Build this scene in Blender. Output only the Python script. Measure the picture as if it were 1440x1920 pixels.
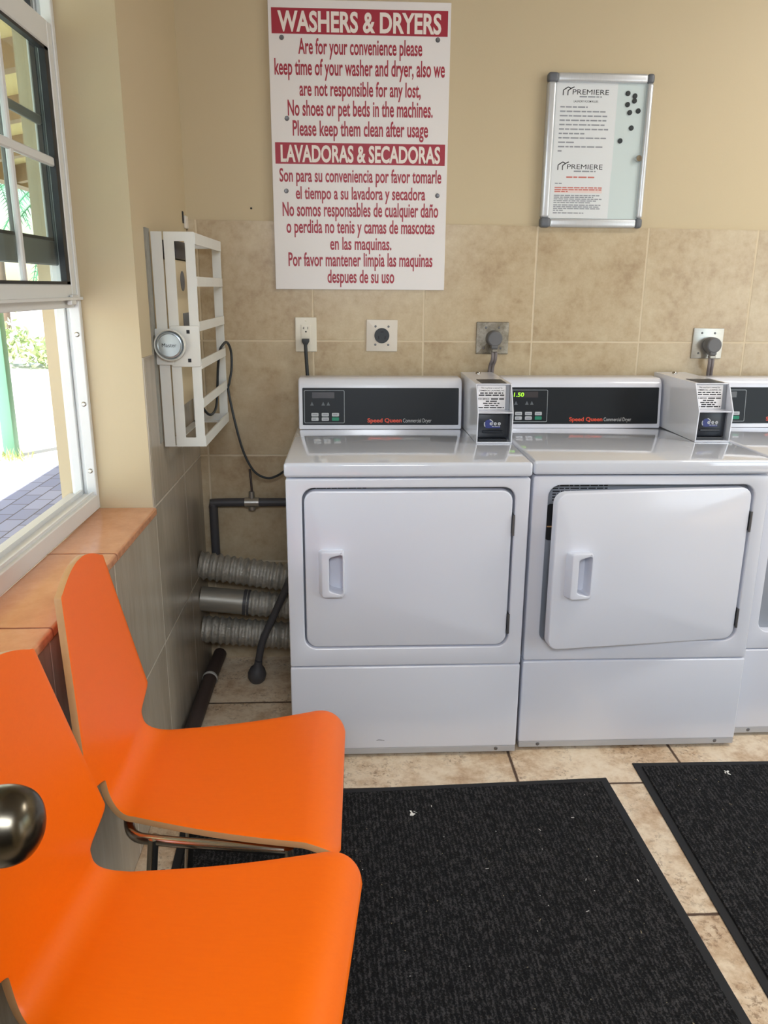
import bpy, bmesh, math, random
from mathutils import Vector, Matrix
random.seed(7)
for o in list(bpy.data.objects):
    bpy.data.objects.remove(o)
scene = bpy.context.scene
COL = scene.collection
PI = math.pi

# ------------------------------------------------------------------ camera
CAM = Vector((0.5302, -2.8124, 1.3775))
YAW, PITCH, ROLL, FPX = -0.0460, 0.2762, 0.0066, 1484.33
_r = Vector((math.cos(YAW), math.sin(YAW), 0)); _f0 = Vector((-math.sin(YAW), math.cos(YAW), 0)); _u0 = Vector((0, 0, 1))
_f = _f0 * math.cos(PITCH) - _u0 * math.sin(PITCH)
_u = _u0 * math.cos(PITCH) + _f0 * math.sin(PITCH)
_R = math.cos(ROLL) * _r + math.sin(ROLL) * _u
_U = math.cos(ROLL) * _u - math.sin(ROLL) * _r
cd = bpy.data.cameras.new('camera')
cam = bpy.data.objects.new('camera', cd)
COL.objects.link(cam)
cam.matrix_world = Matrix(((_R.x, _U.x, -_f.x, CAM.x), (_R.y, _U.y, -_f.y, CAM.y), (_R.z, _U.z, -_f.z, CAM.z), (0, 0, 0, 1)))
cd.sensor_fit = 'VERTICAL'; cd.sensor_height = 24.0; cd.lens = FPX * 24.0 / 1920.0
cd.clip_start = 0.02; cd.clip_end = 500
scene.camera = cam

# ------------------------------------------------------------------ view, world, sun, large lights
vs = scene.view_settings
vs.view_transform = 'Standard'; vs.look = 'None'; vs.gamma = 1.0; vs.use_curve_mapping = False
vs.exposure = 0.12
scene.cycles.use_denoising = True
scene.cycles.max_bounces = 10
scene.cycles.diffuse_bounces = 6
scene.cycles.sample_clamp_indirect = 6.0

w = bpy.data.worlds.new('world'); scene.world = w; w.use_nodes = True
nt = w.node_tree; nt.nodes.clear()
sky = nt.nodes.new('ShaderNodeTexSky'); sky.sky_type = 'NISHITA'; sky.sun_disc = False
sky.sun_elevation = math.radians(60); sky.sun_rotation = math.radians(200); sky.air_density = 1.6; sky.dust_density = 0.6; sky.ozone_density = 3.0
bg = nt.nodes.new('ShaderNodeBackground'); bg.inputs['Strength'].default_value = 0.42
wo = nt.nodes.new('ShaderNodeOutputWorld')
nt.links.new(sky.outputs[0], bg.inputs[0]); nt.links.new(bg.outputs[0], wo.inputs[0])

def sun(direction_to_light, energy, color):
    d = bpy.data.lights.new('sun', 'SUN'); d.energy = energy; d.color = color; d.angle = 0.01
    o = bpy.data.objects.new('sun', d); COL.objects.link(o)
    o.rotation_euler = Vector(direction_to_light).normalized().to_track_quat('Z', 'Y').to_euler()
sun((-0.30, -0.42, 1.0), 14.0, (1.0, 0.97, 0.92))

def area(name, loc, target, sx, sy, energy, color):
    d = bpy.data.lights.new(name, 'AREA'); d.shape = 'RECTANGLE'; d.size = sx; d.size_y = sy
    d.energy = energy; d.color = color
    o = bpy.data.objects.new(name, d); COL.objects.link(o)
    o.location = loc
    o.rotation_euler = (Vector(loc) - Vector(target)).to_track_quat('Z', 'Y').to_euler()
    return o
# daylight from the unseen rear shop window; the next three are added fills
area('daylight_shop_window', (3.75, -3.34, 1.35), (2.6, 0, 0.9), 1.4, 1.6, 16, (0.64, 0.79, 1.0))
area('added_ceiling_fill', (2.9, -1.15, 2.66), (2.9, -1.15, 0), 1.15, 0.25, 30, (1.0, 0.97, 0.92))  # added lamp, brightens the right of the back wall
area('entrance_fill', (0.64, -3.20, 1.86), (0.74, -1.35, 0.0), 0.8, 0.45, 27, (0.84, 0.91, 1.0))  # added fill in the rear doorway, for dryer fronts, seats and floor
area('right_wall_fill', (4.70, -1.9, 1.2), (1.8, -0.9, 0.8), 1.5, 1.9, 1.0, (0.88, 0.93, 1.0))  # added fill at an unseen opening, so light falls off leftwards
pd = bpy.data.lights.new('window_portal', 'AREA'); pd.shape = 'RECTANGLE'; pd.size = 1.25; pd.size_y = 1.32; pd.cycles.is_portal = True
po = bpy.data.objects.new('window_portal', pd); COL.objects.link(po); po.location = (-0.235, -1.327, 1.46); po.rotation_euler = (0, -math.pi / 2, 0)

# ------------------------------------------------------------------ materials
def lin(c):
    out = []
    for v in c[:3]:
        v = v / 255.0
        out.append(v / 12.92 if v <= 0.04045 else ((v + 0.055) / 1.055) ** 2.4)
    return (out[0], out[1], out[2], 1.0)
M = {}
class NT:
    def __init__(s, name):
        s.m = bpy.data.materials.new(name); s.m.use_nodes = True
        s.t = s.m.node_tree; s.n = s.t.nodes; s.l = s.t.links
        s.b = s.n['Principled BSDF']
        M[name] = s.m
    def new(s, kind, **kw):
        n = s.n.new(kind)
        for k, v in kw.items():
            setattr(n, k, v)
        return n
    def val(s, sock, v):
        if isinstance(v, (int, float)): sock.default_value = v
        elif isinstance(v, tuple): sock.default_value = v
        else: s.l.new(v, sock)
    def math(s, op, a, b=0.0, c=None):
        n = s.new('ShaderNodeMath', operation=op)
        s.val(n.inputs[0], a); s.val(n.inputs[1], b)
        if c is not None: s.val(n.inputs[2], c)
        return n.outputs[0]
    def mix(s, f, a, b, blend='MIX'):
        n = s.new('ShaderNodeMix', data_type='RGBA', blend_type=blend)
        s.val(n.inputs[0], f); s.val(n.inputs[6], a); s.val(n.inputs[7], b)
        return n.outputs[2]
    def coord(s):
        return s.new('ShaderNodeTexCoord').outputs['Object']
    def noise(s, scale, detail=3.0, rough=0.5, vec=None, stretch=None):
        n = s.new('ShaderNodeTexNoise'); n.inputs['Scale'].default_value = scale
        n.inputs['Detail'].default_value = detail; n.inputs['Roughness'].default_value = rough
        v = vec or s.coord()
        if stretch:
            mp = s.new('ShaderNodeMapping'); mp.inputs['Scale'].default_value = stretch
            s.l.new(v, mp.inputs[0]); v = mp.outputs[0]
        s.l.new(v, n.inputs['Vector'])
        return n.outputs[0]
    def ramp(s, f, stops):
        n = s.new('ShaderNodeValToRGB')
        while len(n.color_ramp.elements) < len(stops): n.color_ramp.elements.new(0.5)
        for e, (p, c) in zip(n.color_ramp.elements, stops):
            e.position = p; e.color = c
        s.l.new(f, n.inputs[0])
        return n.outputs[0]
    def bump(s, h, strength=0.2, dist=0.01):
        n = s.new('ShaderNodeBump'); n.inputs['Strength'].default_value = strength; n.inputs['Distance'].default_value = dist
        s.l.new(h, n.inputs['Height']); s.l.new(n.outputs[0], s.b.inputs['Normal'])
    def set(s, color=None, rough=0.5, metal=0.0, spec=None, coat=0.0, trans=0.0, ior=None):
        if color is not None: s.val(s.b.inputs['Base Color'], color)
        s.val(s.b.inputs['Roughness'], rough); s.val(s.b.inputs['Metallic'], metal)
        if spec is not None: s.val(s.b.inputs['Specular IOR Level'], spec)
        if coat: s.b.inputs['Coat Weight'].default_value = coat; s.b.inputs['Coat Roughness'].default_value = 0.08
        if trans: s.b.inputs['Transmission Weight'].default_value = trans
        if ior: s.b.inputs['IOR'].default_value = ior
        return s.m
WHITE4 = (1, 1, 1, 1)
def plain(name, rgb, rough=0.5, metal=0.0, var=0.06, scale=6.0, bump=0.0, bscale=120.0, coat=0.0, spec=None):
    t = NT(name); c = lin(rgb)
    dark = tuple(max(0.0, v * (1 - var)) for v in c[:3]) + (1.0,)
    lite = tuple(min(1.0, v * (1 + var)) for v in c[:3]) + (1.0,)
    t.set(t.mix(t.noise(scale, 4), dark, lite), rough, metal, spec, coat)
    if bump: t.bump(t.noise(bscale, 3), bump, 0.002)
    return t.m

def tiles(name, axes, off, pitch, stops, grout, gw, rough, nscale, gbump=0.4, stretch=None, spots=None):
    """A field of square tiles with sunk joints; axes are the two object axes it runs along."""
    t = NT(name); v = t.coord()
    sp = t.new('ShaderNodeSeparateXYZ'); t.l.new(v, sp.inputs[0])
    ds = []; ids = []
    for a, o, p in zip(axes, off, pitch):
        u = t.math('DIVIDE', t.math('SUBTRACT', sp.outputs[a], o), p)
        fr = t.math('SUBTRACT', u, t.math('FLOOR', u))
        ids.append(t.math('FLOOR', u))
        ds.append(t.math('MULTIPLY', t.math('MINIMUM', fr, t.math('SUBTRACT', 1.0, fr)), p))
    d = t.math('MINIMUM', ds[0], ds[1])
    wob = t.math('MULTIPLY', t.math('SUBTRACT', t.noise(40, 2, vec=v), 0.5), gw * 0.5)
    g = t.math('SMOOTH_MIN', 1.0, t.math('MAXIMUM', 0.0, t.math('DIVIDE', t.math('SUBTRACT', t.math('ADD', d, wob), gw * 0.35), gw * 0.4)), 0.1)
    cid = t.new('ShaderNodeCombineXYZ'); t.l.new(ids[0], cid.inputs[0]); t.l.new(ids[1], cid.inputs[1])
    wn = t.new('ShaderNodeTexWhiteNoise'); t.l.new(cid.outputs[0], wn.inputs['Vector'])
    off3 = t.new('ShaderNodeVectorMath', operation='MULTIPLY_ADD')
    t.l.new(wn.outputs['Color'], off3.inputs[0]); off3.inputs[1].default_value = (7, 7, 7); t.l.new(v, off3.inputs[2])
    n1 = t.noise(nscale, 6, 0.62, vec=off3.outputs[0], stretch=stretch)
    n2 = t.noise(nscale * 5.5, 5, 0.7, vec=off3.outputs[0], stretch=stretch)
    n = t.math('ADD', t.math('MULTIPLY', n1, 0.55), t.math('MULTIPLY', n2, 0.45))
    c = t.ramp(n, stops)
    tone = t.math('ADD', 0.94, t.math('MULTIPLY', wn.outputs['Value'], 0.10))
    hv = t.new('ShaderNodeHueSaturation'); t.l.new(c, hv.inputs['Color']); t.l.new(tone, hv.inputs['Value'])
    c = hv.outputs[0]
    if spots:
        s1 = t.ramp(t.noise(nscale * 14, 4, 0.75, vec=off3.outputs[0]), [(spots[1], (0, 0, 0, 1)), (spots[1] + 0.1, WHITE4)])
        s2 = t.ramp(t.noise(nscale * 1.3, 3, 0.6, vec=off3.outputs[0]), [(0.42, (0, 0, 0, 1)), (0.62, WHITE4)])
        c = t.mix(t.math('MULTIPLY', t.math('MULTIPLY', s1, s2), 0.75), c, spots[0])
    t.set(t.mix(g, grout, c), t.math('ADD', rough, t.math('MULTIPLY', t.math('SUBTRACT', 1.0, g), 0.5)))
    t.bump(t.math('ADD', t.math('MULTIPLY', g, 1.0), t.math('MULTIPLY', n2, 0.25)), gbump, 0.003)
    return t.m

# wall paint with faint roller texture
t = NT('wall_paint')
t.set(t.mix(t.noise(1.6, 3), lin((190, 174, 142)), lin((198, 182, 149))), 0.55)
t.bump(t.noise(180, 3), 0.08, 0.002)
tiles('back_wall_tile', (0, 2), (0.411, 1.198), (0.382, 0.403),
      [(0.30, lin((160, 136, 106))), (0.45, lin((182, 162, 131))), (0.58, lin((194, 177, 147))), (0.74, lin((206, 192, 165)))],
      lin((204, 188, 160)), 0.0055, 0.30, 6.0)
tiles('left_wall_tile', (1, 2), (-0.289, 0.795), (0.405, 0.405),
      [(0.30, lin((142, 130, 114))), (0.5, lin((164, 153, 137))), (0.7, lin((178, 168, 152)))],
      lin((188, 178, 162)), 0.0042, 0.25, 7.0, stretch=(1, 1, 0.12))
tiles('floor_tile', (0, 1), (1.016, -0.852), (0.510, 0.500),
      [(0.32, lin((164, 130, 98))), (0.44, lin((204, 176, 144))), (0.54, lin((228, 208, 180))), (0.70, lin((242, 228, 206)))],
      lin((84, 64, 50)), 0.0075, 0.38, 5.0, spots=(lin((120, 88, 62)), 0.52))
tiles('sill_tile', (1, 0), (-1.0965, -0.44), (0.405, 0.45),
      [(0.30, lin((196, 136, 98))), (0.5, lin((214, 156, 116))), (0.7, lin((226, 174, 138)))],
      lin((150, 92, 66)), 0.005, 0.22, 4.0)
plain('ceiling_white', (196, 190, 178), 0.8)
plain('enamel_white', (222, 224, 233), 0.22, var=0.015, scale=3, coat=0.35)
plain('enamel_lid', (214, 218, 228), 0.08, var=0.012, scale=3, coat=1.0)
plain('recess_grey', (150, 154, 162), 0.45, var=0.04)
plain('gap_dark', (28, 28, 32), 0.7)
plain('toe_grey', (176, 174, 174), 0.4, var=0.05, scale=20)
plain('overlay_black', (25, 29, 34), 0.42, var=0.04, spec=0.28)
plain('display_dark', (62, 60, 64), 0.25)
plain('button_grey', (184, 188, 190), 0.5)
plain('button_green', (28, 128, 98), 0.5)
plain('line_grey', (150, 156, 160), 0.5)
plain('icon_grey', (92, 98, 102), 0.5)
plain('logo_red', (214, 74, 48), 0.45)
plain('print_white', (196, 198, 200), 0.5)
plain('print_black', (38, 38, 42), 0.6)
plain('print_grey', (150, 150, 158), 0.6)
plain('print_red', (206, 110, 100), 0.6)
plain('sign_red', (158, 30, 50), 0.45, var=0.05)
plain('sign_white', (226, 222, 220), 0.42, var=0.02)
plain('sign_text_white', (232, 222, 214), 0.45, var=0.02)
plain('paper_white', (232, 230, 232), 0.65, var=0.01)
plain('pale_pink', (240, 214, 210), 0.65)
plain('board_backing', (214, 222, 222), 0.35, var=0.02)
plain('coin_blue', (56, 66, 128), 0.35)
plain('mech_black', (34, 38, 46), 0.35, var=0.1)
plain('plate_ivory', (222, 216, 200), 0.4, var=0.02)
plain('plate_white', (214, 206, 194), 0.4, var=0.02)
plain('socket_black', (44, 48, 52), 0.45)
plain('plug_grey', (98, 98, 100), 0.5)
plain('cord_grey', (120, 112, 112), 0.5)
plain('cord_black', (44, 48, 50), 0.5)
plain('cage_white', (214, 214, 208), 0.42, var=0.05, scale=14, bump=0.1, bscale=60)
plain('mortar_grey', (138, 136, 128), 0.85, var=0.25, scale=40, bump=0.5)
plain('box_beige', (196, 180, 148), 0.45)
plain('window_white', (214, 216, 216), 0.38, var=0.03, bump=0.04)
plain('sash_shaded', (120, 122, 120), 0.45, var=0.05)  # white of the window darkened in colour for backlit shade
plain('gasket_black', (24, 26, 32), 0.5)
plain('brass_screw', (150, 146, 138), 0.35, metal=0.8)
plain('screw_grey', (112, 112, 114), 0.4, metal=0.7)
plain('rubber_black', (23, 24, 27), 0.75, var=0.1)
plain('pipe_dark', (72, 70, 72), 0.5, var=0.12, scale=12)
plain('pipe_brown', (70, 58, 54), 0.55, var=0.15, scale=12)
plain('pvc_white', (206, 204, 198), 0.4)
plain('stucco', (226, 206, 160), 0.8, bump=0.35, bscale=140)
plain('stucco_soffit', (236, 216, 160), 0.8, bump=0.2)
plain('rafter', (168, 140, 112), 0.7)
plain('post_green', (104, 150, 128), 0.5)
plain('door_paint', (206, 200, 188), 0.5)
plain('plywood_edge', (198, 152, 104), 0.5, var=0.12, scale=30)
plain('debris_white', (226, 224, 216), 0.8)
plain('debris_tan', (150, 140, 110), 0.8)
plain('leaf_green', (172, 184, 132), 0.6, var=0.35, scale=3)
plain('leaf_lime', (216, 224, 180), 0.6, var=0.3, scale=3)
plain('palm_green', (86, 150, 104), 0.6, var=0.3, scale=3)
plain('trunk_brown', (120, 100, 80), 0.9)
plain('lawn_pale', (210, 207, 198), 0.9, var=0.08, scale=2)
plain('entrance_ground', (200, 194, 184), 0.9, var=0.06, scale=2)
t = NT('chair_orange')
t.set(t.mix(t.noise(30, 3, stretch=(1, 8, 8)), lin((240, 104, 0)), lin((245, 110, 1))), 0.34)
t.b.inputs['Specular IOR Level'].default_value = 0.32; t.b.inputs['Coat Weight'].default_value = 0.04; t.b.inputs['Coat Roughness'].default_value = 0.35
t = NT('chrome'); t.set(t.mix(t.noise(12), lin((176, 172, 166)), lin((196, 194, 190))), 0.16, 1.0)
t = NT('knob_metal'); t.set(t.mix(t.noise(8), lin((84, 78, 68)), lin((100, 94, 82))), 0.26, 1.0)
t = NT('steel'); t.set(t.mix(t.noise(60, 3, stretch=(1, 1, 14)), lin((168, 166, 160)), lin((192, 190, 184))), 0.34, 0.9)
t = NT('steel_worn'); t.set(t.mix(t.ramp(t.noise(26, 5, 0.7), [(0.4, (0, 0, 0, 1)), (0.62, WHITE4)]), lin((150, 144, 132)), lin((112, 104, 90))), 0.42, 0.75)
t = NT('aluminium'); t.set(t.mix(t.noise(50, 3, stretch=(6, 1, 1)), lin((196, 200, 204)), lin((212, 215, 218))), 0.36, 0.55)
t = NT('corner_grey'); t.set(t.mix(t.noise(20), lin((92, 96, 102)), lin((104, 108, 114))), 0.45)
t = NT('lock_face'); t.set(t.mix(t.noise(30), lin((158, 170, 180)), lin((182, 192, 200))), 0.3, 0.7)
t = NT('foil')
t.set(t.mix(t.noise(45, 5, 0.65), lin((132, 128, 118)), lin((214, 210, 200))), 0.42, 0.6)
t.bump(t.noise(70, 5, 0.7), 0.8, 0.006)
t = NT('duct_metal'); t.set(t.mix(t.noise(20, 4, stretch=(0.3, 1, 1)), lin((150, 146, 136)), lin((176, 172, 162))), 0.46, 0.6)
# ribbed carpet
t = NT('mat_carpet'); v = t.coord()
n = t.noise(95, 4, 0.72, vec=v, stretch=(1, 0.5, 1)); n3 = t.noise(240, 3, 0.7, vec=v)
wv = t.new('ShaderNodeTexWave'); wv.inputs['Scale'].default_value = 30; wv.inputs['Distortion'].default_value = 5.0
wv.inputs['Detail'].default_value = 2; wv.inputs['Detail Scale'].default_value = 6; t.l.new(v, wv.inputs['Vector'])
h = t.math('ADD', t.math('MULTIPLY', n, 0.6), t.math('ADD', t.math('MULTIPLY', n3, 0.5), t.math('MULTIPLY', wv.outputs[1], 0.12)))
t.set(t.ramp(h, [(0.42, lin((10, 10, 11))), (0.60, lin((23, 23, 24))), (0.76, lin((70, 68, 68)))]), 0.95, spec=0.2)
t.bump(h, 0.9, 0.006)
# glass: clear with a grey-green tint
def glass(name, tint, refl=0.035):
    t = NT(name)
    t.n.remove(t.b)
    out = [x for x in t.n if x.type == 'OUTPUT_MATERIAL'][0]
    tr = t.new('ShaderNodeBsdfTransparent'); tr.inputs[0].default_value = tint
    gl = t.new('ShaderNodeBsdfGlossy'); gl.inputs['Roughness'].default_value = 0.02
    fr = t.new('ShaderNodeFresnel'); fr.inputs[0].default_value = 1.45
    mx = t.new('ShaderNodeMixShader')
    ge = t.new('ShaderNodeNewGeometry'); front = t.math('SUBTRACT', 1.0, ge.outputs['Backfacing'])
    t.l.new(t.math('MULTIPLY', t.math('MULTIPLY', fr.outputs[0], front), refl / 0.06), mx.inputs[0]); t.l.new(tr.outputs[0], mx.inputs[1]); t.l.new(gl.outputs[0], mx.inputs[2])
    t.l.new(mx.outputs[0], out.inputs[0])
glass('pane_tinted', (0.84, 0.88, 0.87, 1))
glass('cover_clear', (0.97, 0.985, 0.985, 1), 0.035)
# lit digits
t = NT('digit_green'); t.set(lin((150, 230, 40)), 0.5)
t.b.inputs['Emission Color'].default_value = lin((150, 235, 40)); t.b.inputs['Emission Strength'].default_value = 1.1
t = NT('added_lamp_glow'); t.set(lin((250, 248, 240)), 0.5)
t.b.inputs['Emission Color'].default_value = (1.0, 0.95, 0.86, 1); t.b.inputs['Emission Strength'].default_value = 3.0  # glow of the added ceiling lamp
# pavers
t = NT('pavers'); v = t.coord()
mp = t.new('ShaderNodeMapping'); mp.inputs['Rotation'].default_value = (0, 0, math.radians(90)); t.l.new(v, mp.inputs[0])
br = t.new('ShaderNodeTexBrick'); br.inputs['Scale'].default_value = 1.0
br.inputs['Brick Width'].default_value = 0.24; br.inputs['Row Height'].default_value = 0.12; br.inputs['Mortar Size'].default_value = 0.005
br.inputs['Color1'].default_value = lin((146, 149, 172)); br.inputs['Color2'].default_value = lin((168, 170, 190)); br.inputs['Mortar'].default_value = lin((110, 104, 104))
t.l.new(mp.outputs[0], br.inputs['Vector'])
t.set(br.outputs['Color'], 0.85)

# ------------------------------------------------------------------ mesh helpers
def finish(name, bm, mat, parent=None, smooth=35, loc=None):
    me = bpy.data.meshes.new(name); bm.normal_update(); bm.to_mesh(me); bm.free()
    mats = mat if isinstance(mat, (list, tuple)) else [mat]
    for m_ in mats: me.materials.append(M[m_])
    if smooth:
        me.shade_smooth(); me.set_sharp_from_angle(angle=math.radians(smooth))
    o = bpy.data.objects.new(name, me); COL.objects.link(o)
    if loc: o.location = loc
    if parent is not None: o.parent = parent
    return o
def BM(): return bmesh.new()
def box(bm, lo, hi, r=0.0, seg=2, mi=0, rot=None, piv=None):
    lo = Vector(lo); hi = Vector(hi)
    n0 = len(bm.verts)
    ret = bmesh.ops.create_cube(bm, size=1.0)
    vs_ = ret['verts']
    c = (lo + hi) / 2; s = hi - lo
    for v in vs_: v.co = Vector((v.co.x * s.x, v.co.y * s.y, v.co.z * s.z)) + c
    fs = set(f for v in vs_ for f in v.link_faces)
    if r > 0:
        r = min(r, min(abs(s.x), abs(s.y), abs(s.z)) * 0.49)
        es = list(set(e for v in vs_ for e in v.link_edges))
        bmesh.ops.bevel(bm, geom=es, offset=r, segments=seg, profile=0.5, affect='EDGES')
    bm.verts.ensure_lookup_table()
    nv = bm.verts[n0:]
    if rot is not None:
        p = Vector(piv) if piv is not None else c
        for v in nv: v.co = rot @ (v.co - p) + p
    if mi:
        for f in set(f for v in nv for f in v.link_faces): f.material_index = mi
    return nv
def cyl(bm, a, b, r, r2=None, seg=24, cap=True, mi=0):
    a = Vector(a); b = Vector(b); r2 = r if r2 is None else r2
    d = (b - a).normalized(); q = d.to_track_quat('Z', 'Y')
    ra = []; rb = []
    for i in range(seg):
        an = 2 * PI * i / seg; e = q @ Vector((math.cos(an), math.sin(an), 0))
        ra.append(bm.verts.new(a + e * r)); rb.append(bm.verts.new(b + e * r2))
    for i in range(seg):
        j = (i + 1) % seg
        f = bm.faces.new((ra[i], ra[j], rb[j], rb[i])); f.material_index = mi
    if cap:
        f = bm.faces.new(list(reversed(ra))); f.material_index = mi
        f = bm.faces.new(rb); f.material_index = mi
def lathe(bm, prof, origin, axis, seg=32):
    """prof: (radius, height along axis) pairs."""
    q = Vector(axis).normalized().to_track_quat('Z', 'Y'); o = Vector(origin); rings = []
    for r, h in prof:
        if r < 1e-6: rings.append([bm.verts.new(o + q @ Vector((0, 0, h)))])
        else: rings.append([bm.verts.new(o + q @ Vector((r * math.cos(2 * PI * i / seg), r * math.sin(2 * PI * i / seg), h))) for i in range(seg)])
    for A, B in zip(rings, rings[1:]):
        for i in range(seg):
            j = (i + 1) % seg
            if len(A) == 1 and len(B) == 1: continue
            if len(A) == 1: bm.faces.new((A[0], B[j], B[i])) if False else bm.faces.new((A[0], B[i], B[j]))
            elif len(B) == 1: bm.faces.new((A[i], A[j], B[0]))
            else: bm.faces.new((A[i], A[j], B[j], B[i]))
def smooth_path(pts, n=8):
    P = [Vector(p) for p in pts]; out = []
    for i in range(len(P) - 1):
        p0 = P[i - 1] if i else P[i] * 2 - P[i + 1]; p1 = P[i]; p2 = P[i + 1]; p3 = P[i + 2] if i + 2 < len(P) else P[i + 1] * 2 - P[i]
        for k in range(n):
            u = k / n
            out.append(0.5 * ((2 * p1) + (p2 - p0) * u + (2 * p0 - 5 * p1 + 4 * p2 - p3) * u * u + (3 * p1 - p0 - 3 * p2 + p3) * u ** 3))
    out.append(P[-1]); return out
def tube(bm, pts, r, seg=12, rfun=None):
    pts = [Vector(p) for p in pts]; prev = None; up = None
    for i, p in enumerate(pts):
        d = (pts[min(i + 1, len(pts) - 1)] - pts[max(i - 1, 0)]).normalized()
        if up is None:
            up = d.orthogonal().normalized()
        up = (up - d * up.dot(d)).normalized(); sd = d.cross(up)
        rr = rfun(i) if rfun else r
        ring = [bm.verts.new(p + (up * math.cos(2 * PI * k / seg) + sd * math.sin(2 * PI * k / seg)) * rr) for k in range(seg)]
        if prev:
            for k in range(seg):
                bm.faces.new((prev[k], prev[(k + 1) % seg], ring[(k + 1) % seg], ring[k]))
        else: bm.faces.new(list(reversed(ring)))
        prev = ring
    bm.faces.new(prev)
def rrect(x0, z0, x1, z1, r, n=6):
    pts = []
    for cx, cz, a0 in ((x1 - r, z0 + r, -90), (x1 - r, z1 - r, 0), (x0 + r, z1 - r, 90), (x0 + r, z0 + r, 180)):
        for k in range(n + 1):
            a = math.radians(a0 + 90 * k / n); pts.append((cx + r * math.cos(a), cz + r * math.sin(a)))
    return pts
def prism_y(bm, pts, y0, y1, bev=0.0, mi=0):
    """Solid from an outline in x,z between y0 (front) and y1 (back); bev rounds the front rim inwards."""
    n = len(pts); cx = sum(p[0] for p in pts) / n; cz = sum(p[1] for p in pts) / n
    lay = []
    if bev:
        for k, (ins, dy) in enumerate(((bev, 0.0), (bev * 0.35, bev * 0.25), (0.0, bev))):
            ring = []
            for i, (x, z) in enumerate(pts):
                a = Vector(pts[i - 1]); b = Vector(pts[(i + 1) % n]); tg = (b - a).normalized()
                ring.append(bm.verts.new((x - tg.y * ins, y0 + dy, z + tg.x * ins)))
            lay.append(ring)
    else: lay.append([bm.verts.new((x, y0, z)) for x, z in pts])
    lay.append([bm.verts.new((x, y1, z)) for x, z in pts])
    fs = [bm.faces.new(lay[0])]
    for A, B in zip(lay, lay[1:]):
        for i in range(n):
            j = (i + 1) % n; fs.append(bm.faces.new((A[j], A[i], B[i], B[j])))
    fs.append(bm.faces.new(list(reversed(lay[-1]))))
    for f in fs: f.material_index = mi
def ring_y(bm, outer, inner, y0, y1, mi=0):
    """Plate with a hole: outer and inner outlines of equal length, between y0 and y1."""
    n = len(outer)
    L = [[bm.verts.new((x, y, z)) for x, z in p] for p in (outer, inner) for y in (y0, y1)]
    of, ob, if_, ib = L
    for i in range(n):
        j = (i + 1) % n
        for q in ((of[i], of[j], if_[j], if_[i]), (ob[j], ob[i], ib[i], ib[j]), (of[j], of[i], ob[i], ob[j]), (if_[i], if_[j], ib[j], ib[i])):
            bm.faces.new(q).material_index = mi
def prism_x(bm, pts, x0, x1, mi=0):
    """Solid from an outline in y,z between x0 and x1."""
    A = [bm.verts.new((x0, y, z)) for y, z in pts]; B = [bm.verts.new((x1, y, z)) for y, z in pts]; n = len(pts)
    fs = [bm.faces.new(A), bm.faces.new(list(reversed(B)))]
    for i in range(n):
        j = (i + 1) % n; fs.append(bm.faces.new((A[j], A[i], B[i], B[j])))
    for f in fs: f.material_index = mi
    bmesh.ops.recalc_face_normals(bm, faces=fs)
def tag(o, label=None, cat=None, group=None, kind=None):
    if label: o['label'] = label
    if cat: o['category'] = cat
    if group: o['group'] = group
    if kind: o['kind'] = kind
    return o
def thing(name, label, cat, loc=(0, 0, 0), rz=0.0, group=None):
    o = bpy.data.objects.new(name, None); COL.objects.link(o); o.empty_display_size = 0.05
    o.location = loc; o.rotation_euler = (0, 0, rz)
    return tag(o, label, cat, group)
def struct(name, bm, mat, parent=None, smooth=0):
    o = finish(name, bm, mat, parent, smooth)
    if parent is None: o['kind'] = 'structure'
    return o

# lettering: outlines of the built-in typeface as mesh
_tc = {}
def text_mesh(body, bold=0.0):
    k = (body, bold)
    if k in _tc: return _tc[k]
    cu = bpy.data.curves.new('lettering', 'FONT'); cu.body = body; cu.size = 1.0; cu.offset = bold; cu.resolution_u = 4
    o = bpy.data.objects.new('lettering', cu); COL.objects.link(o)
    bpy.context.view_layer.update()
    dg = bpy.context.evaluated_depsgraph_get()
    me = bpy.data.meshes.new_from_object(o.evaluated_get(dg))
    V = [v.co.copy() for v in me.vertices]; F = [tuple(p.vertices) for p in me.polygons]
    bpy.data.objects.remove(o); bpy.data.curves.remove(cu); bpy.data.meshes.remove(me)
    _tc[k] = (V, F); return _tc[k]
def text_y(bm, body, x0, x1, zb, zt, y, bold=0.0, mi=0, slope=0.0, shear=0.0):
    """Lettering in a plane of constant y, filling x0..x1 with the baseline at zb and the tallest letter at zt."""
    V, F = text_mesh(body, bold)
    mx0 = min(v.x for v in V); mx1 = max(v.x for v in V); my1 = max(v.y for v in V)
    vs_ = []
    for v in V:
        u = (v.x - mx0) / (mx1 - mx0); h = v.y / my1
        vs_.append(bm.verts.new((x0 + (x1 - x0) * u + shear * h, y, zb + (zt - zb) * h + slope * (u - 0.5))))
    for f in F:
        try:
            fc = bm.faces.new([vs_[i] for i in f]); fc.material_index = mi
            if fc.normal.y > 0: pass
        except ValueError: pass
def dashes(bm, x0, x1, z, h, y, mi=0, seed=1):
    """A line of print too small to read: word-long bars."""
    rnd = random.Random(seed); x = x0
    while x < x1 - h:
        wd = min(rnd.uniform(2.2, 6.5) * h, x1 - x)
        q = [bm.verts.new((a, y, b)) for a, b in ((x, z), (x + wd, z), (x + wd, z + h), (x, z + h))]
        bm.faces.new(q).material_index = mi
        x += wd + 0.75 * h
def quad_y(bm, x0, z0, x1, z1, y, mi=0):
    q = [bm.verts.new(p) for p in ((x0, y, z0), (x1, y, z0), (x1, y, z1), (x0, y, z1))]
    bm.faces.new(q).material_index = mi
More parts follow.
